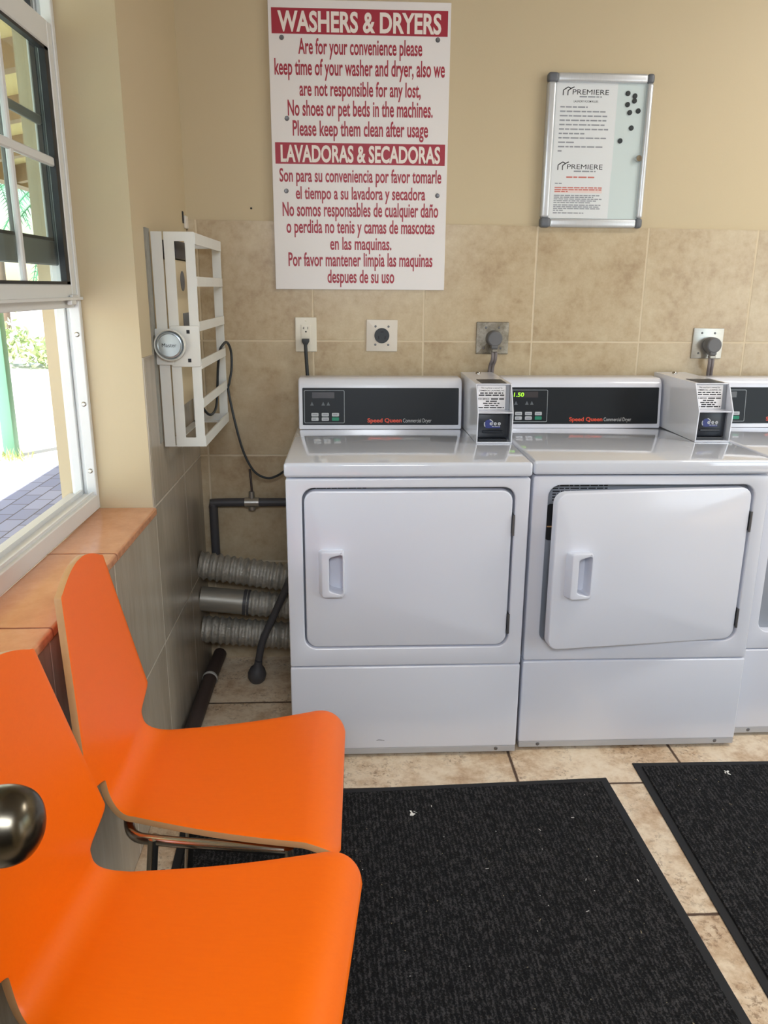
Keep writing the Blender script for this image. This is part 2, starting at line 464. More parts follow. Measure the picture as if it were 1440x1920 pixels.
def copy_tree(o, parent=None):
    c = o.copy(); COL.objects.link(c)
    if parent is not None: c.parent = parent
    for ch in list(o.children): copy_tree(ch, c)
    return c
# ------------------------------------------------------------------ the room
bm = BM(); box(bm, (-0.245, -3.30, -0.10), (4.6, 0.15, 0.0)); struct('floor', bm, 'floor_tile')
bm = BM(); box(bm, (-0.245, 0.008, 0.0), (4.6, 0.15, 2.75)); wall_back = struct('wall_back', bm, 'wall_paint')
bm = BM()
A = [bm.verts.new((x, y, z)) for y in (0.0, 0.008) for x, z in ((0.0, 0.0), (4.5, 0.0), (4.5, 1.553), (0.0, 1.5905))]
for q in ((0, 1, 2, 3), (7, 6, 5, 4), (3, 2, 6, 7), (0, 4, 5, 1), (1, 5, 6, 2), (0, 3, 7, 4)): bm.faces.new([A[i] for i in q])
struct('tile_facing', bm, 'back_wall_tile', wall_back)
bm = BM(); cyl(bm, (0.212, 0.0082, 1.628), (0.212, 0.0068, 1.628), 0.0035, seg=10); struct('nail_hole', bm, 'gap_dark', wall_back)
bm = BM(); box(bm, (-0.0045, -0.060, 1.575), (-0.0015, -0.042, 1.612), 0.004, 1); box(bm, (-0.004, -0.040, 1.560), (0.004, 0.0, 1.600), 0.002, 1, 1); struct('broken_corner', bm, ['gap_dark', 'plate_white'], wall_back)
WY0, WY1, WZ0, WZ1 = -1.95, -0.7043, 0.775, 2.13
bm = BM()
box(bm, (-0.245, -3.30, 0), (-0.004, 0.008, WZ0)); box(bm, (-0.245, -3.30, WZ1), (-0.004, 0.008, 2.75))
box(bm, (-0.245, WY1, WZ0), (-0.004, 0.008, WZ1)); box(bm, (-0.245, -3.30, WZ0), (-0.004, WY0, WZ1))
wall_left = struct('wall_left', bm, 'wall_paint')
bm = BM()
box(bm, (-0.004, -3.15, 0), (0.0, 0.0, 0.775)); box(bm, (-0.004, WY1 + 0.001, 0.775), (0.0, 0.0, 1.198))
struct('tile_facing', bm, 'left_wall_tile', wall_left)
bm = BM(); box(bm, (4.5, -3.30, 0), (4.6, -2.65, 2.75)); box(bm, (4.5, -1.15, 0), (4.6, 0.008, 2.75)); box(bm, (4.5, -2.65, 2.15), (4.6, -1.15, 2.75)); struct('wall_right', bm, 'wall_paint')
bm = BM()
for lo, hi in (((-0.004, 0, 0), (0.20, 0, 2.75)), ((0.20, 0, 2.10), (1.08, 0, 2.75)), ((1.08, 0, 2.15), (4.5, 0, 2.75)), ((1.08, 0, 0), (3.02, 0, 2.15)), ((3.02, 0, 0), (4.48, 0, 0.5)), ((4.48, 0, 0), (4.5, 0, 2.15))):
    box(bm, (lo[0], -3.30, lo[2]), (hi[0], -3.15, hi[2]))
struct('wall_rear', bm, 'wall_paint')
bm = BM(); box(bm, (-0.245, -3.30, 2.75), (4.6, 0.15, 2.85)); struct('ceiling', bm, 'ceiling_white')
bm = BM(); box(bm, (-0.245, -5.6, 0), (2.3, -5.5, 2.75)); box(bm, (-0.345, -5.6, 0), (-0.245, -3.30, 2.75)); box(bm, (2.3, -5.6, 0), (2.4, -3.30, 2.75)); box(bm, (-0.345, -5.6, 2.75), (2.4, -3.30, 2.85)); box(bm, (-0.345, -5.6, -0.1), (2.4, -3.30, 0.0))
struct('wall_light_block', bm, 'wall_paint')  # unseen box added behind the doorway to keep outside light out
bm = BM(); box(bm, (2.30, -1.31, 2.69), (3.50, -0.99, 2.75), 0.006, 2); added_lamp = struct('added_ceiling_light', bm, 'ceiling_white', None, 35)  # unseen fixture added to go with the ceiling fill
bm = BM(); box(bm, (2.32, -1.29, 2.675), (3.48, -1.01, 2.691), 0.004, 2); struct('added_diffuser', bm, 'added_lamp_glow', added_lamp, 35)

# ---- the single-hung window in the left wall, its lower sash pushed up
win = bpy.data.objects.new('window_1', None); COL.objects.link(win); win['kind'] = 'structure'
bm = BM()
box(bm, (-0.15, WY0, 0.775), (0.007, WY1 - 0.0005, 0.797), 0.006, 3)
struct('window_sill', bm, 'sill_tile', win, 40)
bm = BM()
for s, y in ((-1, WY1), (1, WY0)):
    def jb(x0, x1, d, r=0.002): box(bm, (x1, min(y, y + s * d), 0.797), (x0, max(y, y + s * d), WZ1), r, 1)
    jb(-0.145, -0.170, 0.019); jb(-0.170, -0.184, 0.003); jb(-0.184, -0.206, 0.0035 + 0.010); jb(-0.206, -0.213, 0.006)
box(bm, (-0.225, WY0, 0.797), (-0.145, WY1, 0.838), 0.002, 1)
box(bm, (-0.160, WY0, 0.838), (-0.155, WY1, 0.846)); box(bm, (-0.190, WY0, 0.838), (-0.184, WY1, 0.850))
box(bm, (-0.225, WY0, 2.10), (-0.145, WY1, WZ1), 0.002, 1)
fr = struct('window_frame', bm, 'window_white', win, 35)
for z in (1.258, 1.081, 0.903):
    bm = BM(); lathe(bm, [(0, 0.003), (0.004, 0.003), (0.0065, 0.001), (0.0065, 0)], (-0.157, WY1 - 0.019, z), (0, -1, 0), 16)
    finish('screw', bm, 'steel', fr)
def sash(name, x0, x1, z0, z1, st, zb, zt, ym, zm, mat):
    """One sash: stiles, rails and glazing bars; x0 is the room side."""
    bm = BM(); ya, yb = WY0 + 0.012, WY1 - 0.0195 if x0 > -0.18 else WY1 - 0.004
    box(bm, (x1, yb - st, z0), (x0, yb, z1), 0.003, 1); box(bm, (x1, ya, z0), (x0, ya + st, z1), 0.003, 1)
    box(bm, (x1, ya + st, z0), (x0, yb - st, zb), 0.003, 1); box(bm, (x1, ya + st, zt), (x0, yb - st, z1), 0.003, 1)
    s = struct(name, bm, mat, win, 35)
    g0, g1 = ya + st, yb - st
    bm = BM(); xm = (x0 + x1) / 2
    for y in ym: box(bm, (xm - 0.005, y - 0.009, zb), (xm + 0.006, y + 0.009, zt), 0.003, 1)
    box(bm, (xm - 0.004, g0, zm - 0.0105), (xm + 0.007, g1, zm + 0.0105), 0.003, 1)
    struct('glazing_bars', bm, mat, s, 35)
    bm = BM()
    for lo, hi in (((g0, zb), (g1, zb + 0.007)), ((g0, zt - 0.007), (g1, zt)), ((g0, zb), (g0 + 0.007, zt)), ((g1 - (0.024 if x0 > -0.18 else 0.004), zb), (g1, zt))):  # raised sash: far strip widened in black to stand for unlit jamb
        box(bm, (xm - 0.004, lo[0], lo[1]), (x0 - 0.002, hi[0], hi[1]))
    struct('gasket_and_shade', bm, 'gasket_black', s)
    bm = BM(); box(bm, (xm - 0.0045, g0, zb), (xm - 0.0015, g1, zt)); struct('pane', bm, 'pane_tinted', s)
    return s
sash('fixed_sash', -0.186, -0.204, 1.425, 2.10, 0.020, 1.482, 2.055, (-0.955, -1.23, -1.50, -1.74), 1.752, 'sash_shaded')
ls = sash('raised_sash', -0.148, -0.172, 1.345, 1.957, 0.030, 1.380, 1.899, (-1.02, -1.29, -1.56), 1.655, 'window_white')
bm = BM()
box(bm, (-0.176, WY0 + 0.012, 1.324), (-0.156, WY1 - 0.019, 1.345), 0.002, 1); box(bm, (-0.150, WY0 + 0.012, 1.343), (-0.138, WY1 - 0.002, 1.350), 0.001, 1)
struct('lift_rail', bm, 'window_white', ls, 35)
bm = BM(); box(bm, (-0.150, -0.795, 1.332), (-0.138, -0.760, 1.3435), 0.002, 1); box(bm, (-0.146, -0.785, 1.350), (-0.138, -0.742, 1.356), 0.002, 1)
struct('sash_latch', bm, 'window_white', ls, 35)

# ---- outside: covered walk of pavers along the wall, open ground in the sun, hedge and palms
bm = BM(); box(bm, (-60, -40, -0.3), (-0.3, 70, -0.03)); struct('ground', bm, 'lawn_pale')
bm = BM(); box(bm, (-0.3, -40, -0.3), (40, -3.35, -0.05)); struct('ground_entrance', bm, 'entrance_ground')
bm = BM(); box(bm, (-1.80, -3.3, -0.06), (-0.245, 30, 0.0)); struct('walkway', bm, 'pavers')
bm = BM(); box(bm, (-0.245, 0.15, 0), (-0.10, 9, 3.0)); struct('wall_outside', bm, 'stucco')
bm = BM()
box(bm, (-0.2452, -0.70, 0.0), (-0.258, -0.30, 2.7)); 
roof = bpy.data.objects.new('porch_roof', None); COL.objects.link(roof); roof['kind'] = 'structure'
bm.free(); bm = BM()
prs = [(-0.245, 2.80), (-2.45, 2.35), (-2.45, 2.45), (-0.245, 2.92)]
A = [bm.verts.new((x, -3.3, z)) for x, z in prs]; B = [bm.verts.new((x, 9, z)) for x, z in prs]
bm.faces.new(A); bm.faces.new(list(reversed(B)))
for i in range(4): bm.faces.new((A[i], A[(i + 1) % 4], B[(i + 1) % 4], B[i]))
bmesh.ops.recalc_face_normals(bm, faces=bm.faces)
struct('soffit', bm, 'stucco_soffit', roof)
bm = BM()
for k in range(13):
    y = -2.9 + 0.95 * k
    A = [bm.verts.new((x, y, z)) for x, z in ((-0.245, 2.66), (-2.40, 2.22), (-2.40, 2.36), (-0.245, 2.80))]
    B = [bm.verts.new((v.co.x, y + 0.09, v.co.z)) for v in A]
    bm.faces.new(A); bm.faces.new(list(reversed(B)))
    for i in range(4): bm.faces.new((A[i], A[(i + 1) % 4], B[(i + 1) % 4], B[i]))
bmesh.ops.recalc_face_normals(bm, faces=bm.faces)
struct('rafters', bm, 'rafter', roof)
bm = BM(); box(bm, (-2.45, -3.3, 2.22), (-2.33, 9, 2.36)); struct('edge_beam', bm, 'rafter', roof)
bm = BM(); box(bm, (-2.385, 3.90, -0.03), (-2.285, 4.0, 2.22), 0.006, 2)
post = finish('porch_post', bm, 'post_green'); tag(post, 'slim green porch post outside the open window, grass at its foot', 'post')

def blade_cloud(bm, n, fn, rnd, mi=0):
    for _ in range(n):
        p, L, wd, d = fn(rnd)
        d = d.normalized(); sd = d.cross(Vector((rnd.uniform(-1, 1), rnd.uniform(-1, 1), rnd.uniform(-1, 1)))).normalized() * wd
        a, b, c, e = p, p + d * L * 0.45 + sd, p + d * L, p + d * L * 0.45 - sd
        f = bm.faces.new([bm.verts.new(q) for q in (a, b, c, e)]); f.material_index = rnd.choice((0, 1)) if mi == 2 else mi
rnd = random.Random(3)
def hedge_leaf(r):
    x = r.uniform(-8.2, -3.6); y = 11.8 + r.uniform(-0.5, 0.6); top = 0.40 + 0.12 * math.sin(x * 3.1) + 0.10 * math.sin(x * 7.7)
    z = top * (r.random() ** 0.7) + (r.random() ** 6) * 0.3
    return Vector((x, y, z)), r.uniform(0.10, 0.22), r.uniform(0.02, 0.045), Vector((r.uniform(-1, 1), r.uniform(-1, 1), r.uniform(-0.2, 1)))
bm = BM(); blade_cloud(bm, 3600, hedge_leaf, rnd, 2)
hd = finish('hedge', bm, ['leaf_green', 'leaf_lime'], smooth=0); tag(hd, 'low leafy hedge across the sunlit ground outside the window', 'hedge')
bm = BM()
blade_cloud(bm, 90, lambda r: (Vector((-2.30 + r.uniform(-0.11, 0.17), 3.80 + r.uniform(-0.1, 0.06), -0.03)), r.uniform(0.05, 0.14), 0.006, Vector((r.uniform(-0.6, 0.6), r.uniform(-0.9, 0.15), 1))), rnd)
gt = finish('grass_tuft', bm, 'leaf_green', smooth=0); tag(gt, 'small grass tuft at the foot of the green porch post', 'grass', kind='stuff')
def palm(x, y, h, n, label, seed, L=1.7):
    r = random.Random(seed)
    p = thing('palm_tree', label, 'palm tree', (x, y, 0), group=None)
    bm = BM(); tube(bm, [(0, 0, -0.03), (0.05, 0, h * 0.5), (0, 0.03, h)], 0.13, 12, lambda i: (0.16, 0.12, 0.10)[i]); finish('trunk', bm, 'trunk_brown', p)
    bm = BM()
    for k in range(n):
        a = 2 * PI * k / n + r.uniform(-0.2, 0.2); el = r.uniform(-0.25, 0.9); d = Vector((math.cos(a), math.sin(a), 0))
        pts = []
        for i in range(15):
            u = i / 14; pts.append(Vector((0, 0, h)) + d * (L * u * math.cos(el * 0.6)) + Vector((0, 0, L * u * math.sin(el) - 1.15 * L * u * u * 0.75)))
        tube(bm, pts, 0.012, 5)
        for i in range(1, 15):
            t_ = (pts[i] - pts[i - 1]).normalized(); sd = t_.cross(Vector((0, 0, 1))).normalized()
            for s in (-1, 1):
                for e in range(2):
                    q = pts[i - 1].lerp(pts[i], e * 0.5); ll = 0.42 * (1 - abs(i / 14 - 0.4)) * r.uniform(0.8, 1.1)
                    dd = (sd * s + t_ * 0.6 - Vector((0, 0, 0.35))).normalized(); ww = t_ * 0.018
                    f = [q - ww, q + ww, q + dd * ll]
                    bm.faces.new([bm.verts.new(v) for v in f])
    finish('fronds', bm, 'palm_green', p, 0)
    return p
palm(-9.3, 21.0, 4.4, 16, 'palm with drooping fronds outside, seen through the outer column of window panes', 5, 2.3)
palm(-4.75, 13.6, 3.1, 15, 'palm with full green fronds outside, close beside the wall edge behind the glass', 9, 1.9)

# ---- the door standing open beside the camera; only its knob reaches into the picture
door = bpy.data.objects.new('door_1', None); COL.objects.link(door); door['kind'] = 'structure'
KX, KY, KZ = 0.288, -2.328, 1.0137
bm = BM(); box(bm, (KX - 0.105, -3.12, 0.012), (KX - 0.065, KY + 0.065, 2.07), 0.002, 1); struct('door_slab', bm, 'door_paint', door)
bm = BM()
kp = [(p.x, p.y) for p in smooth_path([(0.0125, -0.035, 0), (0.017, -0.028, 0), (0.0245, -0.018, 0), (0.0275, -0.004, 0), (0.0268, 0.008, 0), (0.022, 0.018, 0), (0.012, 0.0245, 0), (0, 0.026, 0)], 5)]
lathe(bm, [(0, -0.065), (0.033, -0.065), (0.034, -0.060), (0.030, -0.054), (0.014, -0.050)] + kp, (KX, KY, KZ), (1, 0, 0), 64)
kn = finish('door_knob', bm, 'knob_metal', door, 60); kn['label'] = 'round dark metal door knob'

# ------------------------------------------------------------------ dryers
W = 0.683
def make_dryer(label):
    d = thing('clothes_dryer', label, 'dryer', (0, 0, 0), 0, 'coin operated dryers along the back wall')
    bm = BM(); box(bm, (0.003, 0.040, 0.034), (W - 0.003, 0.644, 0.874), 0.004, 2)
    finish('cabinet', bm, 'enamel_white', d)
    bm = BM(); ring_y(bm, rrect(0.002, 0.306, W - 0.002, 0.8715, 0.006), rrect(0.046, 0.3625, 0.641, 0.8455, 0.034), 0.0, 0.0395)
    bm.normal_update()
    es = [e for e in bm.edges if all(abs(v.co.y) < 1e-6 for v in e.verts) and len(e.link_faces) == 2 and abs(e.calc_face_angle(0)) > 0.5]
    bmesh.ops.bevel(bm, geom=es, offset=0.004, segments=3, profile=0.5, affect='EDGES')
    fp = finish('front_panel', bm, 'enamel_white', d)
    bm = BM(); box(bm, (0.040, 0.0360, 0.350), (0.650, 0.0395, 0.860))
    bk = finish('bulkhead', bm, 'recess_grey', d)
    bm = BM(); cyl(bm, (0.345, 0.0358, 0.62), (0.345, 0.0352, 0.62), 0.17, seg=48); finish('drum_opening', bm, 'gap_dark', bk)
    bm = BM(); prism_y(bm, rrect(0.052, 0.672, 0.150, 0.782, 0.012), 0.0352, 0.036); bm2 = quad_y(bm, 0.056, 0.712, 0.140, 0.716, 0.035, 1)
    finish('warning_label', bm, ['gap_dark', 'plywood_edge'], bk, 0)
    bm = BM(); quad_y(bm, 0.060, 0.788, 0.240, 0.842, 0.0355, 0)
    for i in range(6): dashes(bm, 0.066, 0.225, 0.834 - 0.0085 * i, 0.0042, 0.0350, 1, 40 + i)
    finish('data_sticker', bm, ['recess_grey', 'print_black'], bk, 0)
    # door, hung on its right-hand edge
    HX = 0.6355
    dr = thing('door', None, None, (HX, 0.0, 0.0)); dr.parent = d
    hx0, hx1, hz0, hz1 = 0.090 - HX, 0.1625 - HX, 0.531, 0.667
    bm = BM()
    out = rrect(hx0, hz0, hx1, hz1, 0.008); inn = rrect(hx0 + 0.029, hz0 + 0.008, hx1 - 0.0055, hz1 - 0.008, 0.009)
    inn = [(x, z + (0.599 - z) / 0.06 * 0.008 * max(0, min(1, (hx1 - 0.008 - x) / 0.03))) for x, z in inn]
    HD = -0.024
    out = [(x - 0.006 * (1 - ((z - 0.599) / 0.068) ** 2) * (1 if x < hx0 + 0.036 else -0.35), z) for x, z in out]
    ring_y(bm, out, inn, HD, 0.002)
    db = BM(); ring_y(db, rrect(0.0515 - HX, 0.3675, 0.6345 - HX, 0.8365, 0.032), inn, 0.001, 0.030)
    db.normal_update()
    es = [e for e in db.edges if all(abs(v.co.y - 0.001) < 1e-6 for v in e.verts) and any(abs(f.normal.y) < 0.3 for f in e.link_faces) and min(abs(e.verts[0].co.x - hx0), 9) >= 0 and not all(hx0 <= v.co.x <= hx1 and hz0 <= v.co.z <= hz1 for v in e.verts)]
    bmesh.ops.bevel(db, geom=es, offset=0.005, segments=3, profile=0.5, affect='EDGES')
    box(db, (hx0, 0.0275, hz0), (hx1, 0.0295, hz1)); finish('door_panel', db, 'enamel_white', dr)
    for v in bm.verts:
        if abs(v.co.y - HD) < 1e-6:
            if v.co.x < hx0 + 0.012: v.co.x += 0.010
            if v.co.x > hx1 - 0.004: v.co.x -= 0.0025
    bm.normal_update()
    es = [e for e in bm.edges if all(abs(v.co.y - HD) < 1e-5 for v in e.verts) and len(e.link_faces) == 2 and abs(e.calc_face_angle(0)) > 0.3]
    bmesh.ops.bevel(bm, geom=es, offset=0.0025, segments=3, profile=0.5, affect='EDGES')
    finish('handle', bm, 'enamel_white', dr)
    for z in (0.735, 0.435):
        bm = BM(); cyl(bm, (0.6385, -0.0005, z - 0.03), (0.6385, -0.0005, z + 0.03), 0.0036, seg=14); box(bm, (0.6385, 0.002, z - 0.029), (0.6385 + 0.0022, 0.034, z + 0.029))
        finish('hinge', bm, 'screw_grey', d)
    # lower front panel with its grey foot strip
    bm = BM(); box(bm, (0.0015, -0.001, 0.030), (W - 0.0015, 0.040, 0.3025), 0.005, 3)
    lp = finish('lower_panel', bm, 'enamel_white', d)
    bm = BM(); box(bm, (0.003, 0.0, 0.010), (W - 0.003, 0.040, 0.0305), 0.002, 1); ks = finish('foot_strip', bm, 'toe_grey', lp)
    for x in (0.062, W - 0.062):
        bm = BM(); lathe(bm, [(0, 0.002), (0.0045, 0.0015), (0.006, 0)], (x, 0.0, 0.0215), (0, -1, 0), 14); finish('screw', bm, 'screw_grey', lp)
    for x in (0.05, W - 0.05):
        for y in (0.07, 0.60):
            bm = BM(); cyl(bm, (x, y, 0.0), (x, y, 0.036), 0.02, 0.014, 16); finish('levelling_foot', bm, 'rubber_black', d)
    # lid
    bm = BM(); box(bm, (-0.0015, -0.006, 0.8765), (W + 0.0015, 0.646, 0.917), 0.009, 4); finish('top_lid', bm, 'enamel_lid', d)
    # control console, its face leaning back a little
    bm = BM(); prism_x(bm, [(0.530, 0.9175), (0.5452, 1.062), (0.549, 1.071), (0.556, 1.079), (0.566, 1.084), (0.640, 1.085), (0.652, 1.078), (0.652, 0.9175)], 0.009, 0.559)
    bm.normal_update()
    es = [e for e in bm.edges if abs(e.verts[0].co.x - e.verts[1].co.x) < 1e-6 and min(e.verts[0].co.z, e.verts[1].co.z) < 2]
    bmesh.ops.bevel(bm, geom=es, offset=0.006, segments=3, profile=0.5, affect='EDGES')
    con = finish('control_console', bm, 'enamel_white', d)
    T = Matrix.Translation((0, 0.530, 0.9175)) @ Matrix.Rotation(-math.atan2(0.0152, 0.1445), 4, 'X')
    def fin(name, bm, mat, smooth=0):
        bm.transform(T); return finish(name, bm, mat, con, smooth)
    px = lambda x: 0.023 + (x - 567) * 0.00179
    pz = lambda y: 0.0135 + (794 - y) * 0.00181
    bm = BM(); prism_y(bm, rrect(0.023, 0.0135, 0.548, 0.1375, 0.003), -0.0012, 0.001); fin('control_panel', bm, 'overlay_black')
    bm = BM(); ring_y(bm, rrect(px(570), pz(790.3), px(645.3), pz(730), 0.004), rrect(px(570.9), pz(789.4), px(644.4), pz(730.9), 0.0035), -0.0016, -0.001); fin('keypad_outline', bm, 'line_grey')
    bm = BM(); prism_y(bm, rrect(px(585), pz(744.5), px(626.5), pz(733.5), 0.001), -0.0016, -0.001); fin('display', bm, 'display_dark')
    for i, (bx, by) in enumerate([(a, b) for b in (771.3, 779.6) for a in (583.2, 602.4, 621.5)]):
        green = i == 5
        bm = BM(); prism_y(bm, rrect(px(bx), pz(by + 6.6), px(bx + 13.4), pz(by), 0.0025), -0.0030, -0.001, 0.0008)
        if not green: dashes(bm, px(bx + 2), px(bx + 11.5), pz(by + 4.6), 0.0045, -0.0033, 1, 11 + i)
        fin('key', bm, ['button_green' if green else 'button_grey', 'print_grey'])
    for cx in (584.5, 605.5, 615.0):
        bm = BM()
        for (a, b, c) in (((-3.4, 758), (3.4, 758), (0, 751)),):
            bm.faces.new([bm.verts.new((px(cx + q), -0.0016, pz(z))) for q, z in ((a[0], a[1]), (b[0], b[1]), (c[0], c[1]))])
        fin('indicator_icon', bm, 'icon_grey')
    bm = BM(); text_y(bm, 'Speed Queen', px(688.3), px(753), pz(788.8), pz(781.3), -0.0017, 0.028, 0); fin('lettering', bm, ['logo_red', 'print_white'])['label'] = 'red lettering'
    bm = BM(); text_y(bm, 'Commercial Dryer', px(755.4), px(809), pz(789.0), pz(782), -0.0017, 0.0, 1)
    fin('lettering', bm, ['logo_red', 'print_white'])
    # coin box bolted beside the console
    x0, x1 = 0.568, 0.678; FT, FM, FB = 0.307, 0.259, 0.265; zt, zm, zb = 1.096, 1.0145, 0.9178
    cb = thing('coin_box', None, None, (0, 0, 0)); cb.parent = d
    side = [(0.652, zb), (0.652, zt), (FT, zt), (FM, zm), (FB, zb)]
    bm = BM()
    prism_x(bm, side, x0, x0 + 0.003); prism_x(bm, side, x1 - 0.003, x1)
    box(bm, (x0 + 0.003, FT + 0.001, zt - 0.003), (x1 - 0.003, 0.652, zt)); box(bm, (x0 + 0.003, FB + 0.001, zb), (x1 - 0.003, 0.652, zb + 0.004))
    box(bm, (x0 + 0.003, 0.40, zb + 0.004), (x1 - 0.003, 0.652, zt - 0.003))
    box(bm, (x0 + 0.003, FM + 0.002, zm - 0.003), (x1 - 0.003, 0.40, zm)); box(bm, (x0 + 0.003, 0.649, zb), (x1 - 0.003, 0.652, zt))
    finish('housing', bm, 'enamel_white', cb)
    bm = BM(); box(bm, (x0 + 0.018, FT + 0.008, zt), (x1 - 0.014, FT + 0.115, zt + 0.0012)); finish('top_window', bm, 'mech_black', cb)
    bm = BM(); lathe(bm, [(0, 0.007), (0.006, 0.007), (0.0085, 0.004), (0.009, 0)], (x0 + 0.052, 0.60, zt), (0, 0, 1), 18); finish('lock', bm, 'chrome', cb)
    # owner's notice: a plate set back inside the upper opening
    L = Matrix.Translation((0, FM + 0.052, zm)) @ Matrix.Rotation(-0.06, 4, 'X')
    bm = BM(); prism_y(bm, rrect(x0 + 0.0035, 0.0, x1 - 0.0045, 0.0785, 0.001), 0.0, 0.002); bm.transform(L); finish('back_plate', bm, 'recess_grey', cb, 0)
    bm = BM(); prism_y(bm, rrect(x0 + 0.006, 0.001, x1 - 0.017, 0.0755, 0.002), -0.001, 0.0)
    lx0, lx1 = x0 + 0.010, x1 - 0.021
    text_y(bm, 'This machine is owned by', lx0 + 0.006, lx1 - 0.006, 0.0655, 0.0705, -0.0013, 0.0, 1)
    text_y(bm, 'COMMERCIAL LAUNDRIES, INC', lx0, lx1, 0.0575, 0.0625, -0.0013, 0.012, 1)
    dashes(bm, lx0 + 0.004, lx1 - 0.003, 0.0505, 0.0036, -0.0013, 1, 4); dashes(bm, lx0, lx1, 0.0440, 0.0036, -0.0013, 1, 5)
    quad_y(bm, lx0 - 0.001, 0.0395, lx1 + 0.001, 0.0402, -0.0013, 1)
    text_y(bm, 'FOR SERVICE:', lx0 - 0.001, lx0 + 0.034, 0.0320, 0.0368, -0.0013, 0.03, 1); dashes(bm, lx0 + 0.038, lx1, 0.0322, 0.0040, -0.0013, 1, 6)
    for i, (a, b) in enumerate(((0.022, 0.022), (0.014, 0.014), (0.018, 0.018), (0.0, 0.0))): dashes(bm, lx0 + a, lx1 - b, 0.0255 - 0.0065 * i, 0.0034, -0.0013, 1, 8 + i)
    bm.transform(L); finish('notice_label', bm, ['paper_white', 'print_black'], cb, 0)
    # the slide mechanism in the lower opening
    yf = FB + 0.022
    bm = BM(); box(bm, (x0 + 0.0045, yf, zb + 0.014), (x1 - 0.010, yf + 0.03, zm - 0.0045), 0.002, 2)
    box(bm, (x0 + 0.020, yf - 0.006, zb + 0.030), (x1 - 0.026, yf, zb + 0.0365), 0.0015, 1); box(bm, (x0 + 0.008, yf - 0.012, zb + 0.0045), (x1 - 0.014, yf + 0.03, zb + 0.013), 0.001, 1)
    cs = finish('coin_slide', bm, 'mech_black', cb)
    bm = BM(); cx, cz = x0 + 0.046, zb + 0.0575; y = yf - 0.0008
    bm.faces.new([bm.verts.new((cx - 0.006 + 0.0135 * math.cos(a), y, cz + 0.0135 * math.sin(a))) for a in [2 * PI * i / 24 for i in range(24)]])
    quad_y(bm, cx - 0.016, cz - 0.0125, cx + 0.030, cz - 0.006, y + 0.0002, 0)
    for a0 in (0.3, 2.7):
        P = [(cx - 0.006 + r * math.cos(a0 + 0.22 * i), cz + r * math.sin(a0 + 0.22 * i)) for r in (0.0150, 0.0122) for i in range(6)]
        for i in range(5): bm.faces.new([bm.verts.new((P[j][0], y - 0.0002, P[j][1])) for j in (i, i + 1, i + 7, i + 6)]).material_index = 1
    for k in range(3):
        ox = cx + 0.0015 + 0.0125 * k
        bm.faces.new([bm.verts.new((ox + 0.0048 * math.cos(a), y - 0.0004, cz + 0.0005 + 0.0048 * math.sin(a))) for a in [2 * PI * i / 18 for i in range(18)]]).material_index = 1
        bm.faces.new([bm.verts.new((ox + 0.0004 + 0.0020 * math.cos(a), y - 0.0006, cz + 0.0005 + 0.0028 * math.sin(a))) for a in [2 * PI * i / 12 for i in range(12)]]).material_index = 2
    dashes(bm, cx + 0.004, cx + 0.029, cz - 0.0085, 0.0022, y - 0.0002, 1, 3)
    finish('coin_emblem', bm, ['coin_blue', 'print_white', 'print_grey'], cs, 0)
    return d
d1 = make_dryer('white front loading coin dryer nearest the window corner, with its door shut')
d2 = copy_tree(d1); d3 = copy_tree(d1)
d1.location = (0.3543, -0.694, 0); d2.location = (1.0471, -0.6737, 0); d3.location = (1.742, -0.6155, 0); d3.scale = (1, 0.905, 1)
d2['label'] = 'white coin dryer in the middle, its door hanging slightly ajar and price display lit green'
d3['label'] = 'white coin dryer cut off by the edge of the frame, standing slightly further back'
def part(root, stem):
    for c in root.children_recursive:
        if c.name.split('.')[0] == stem: return c
bm = BM()
for a_, b_ in (((0.255, 0.0565), (0.262, 0.0590)), ((0.262, 0.0590), (0.272, 0.0575)), ((0.272, 0.0575), (0.279, 0.0560))):
    bm.faces.new([bm.verts.new((x, -0.0014, z)) for x, z in (a_, b_, (b_[0], b_[1] + 0.0016), (a_[0], a_[1] + 0.0012))])
finish('scuff_mark', bm, 'gap_dark', part(d1, 'lower_panel'), 0)
part(d2, 'door').rotation_euler = (0, 0, math.radians(6.3))
part(d3, 'door').rotation_euler = (0, 0, math.radians(105))
bm = BM()
T = Matrix.Translation((0, 0.530, 0.9175)) @ Matrix.Rotation(-math.atan2(0.0152, 0.1445), 4, 'X')
px = lambda x: 0.023 + (x - 567) * 0.00179
text_y(bm, '1.50', px(580), px(599), 0.0135 + (794 - 742.8) * 0.00181, 0.0135 + (794 - 735.2) * 0.00181, -0.0019, 0.012, 0, 0, 0.0015)
bm.transform(T); dg_ = finish('price_digits', bm, 'digit_green', part(d2, 'control_console'), 0); dg_['label'] = 'green lit price digits'

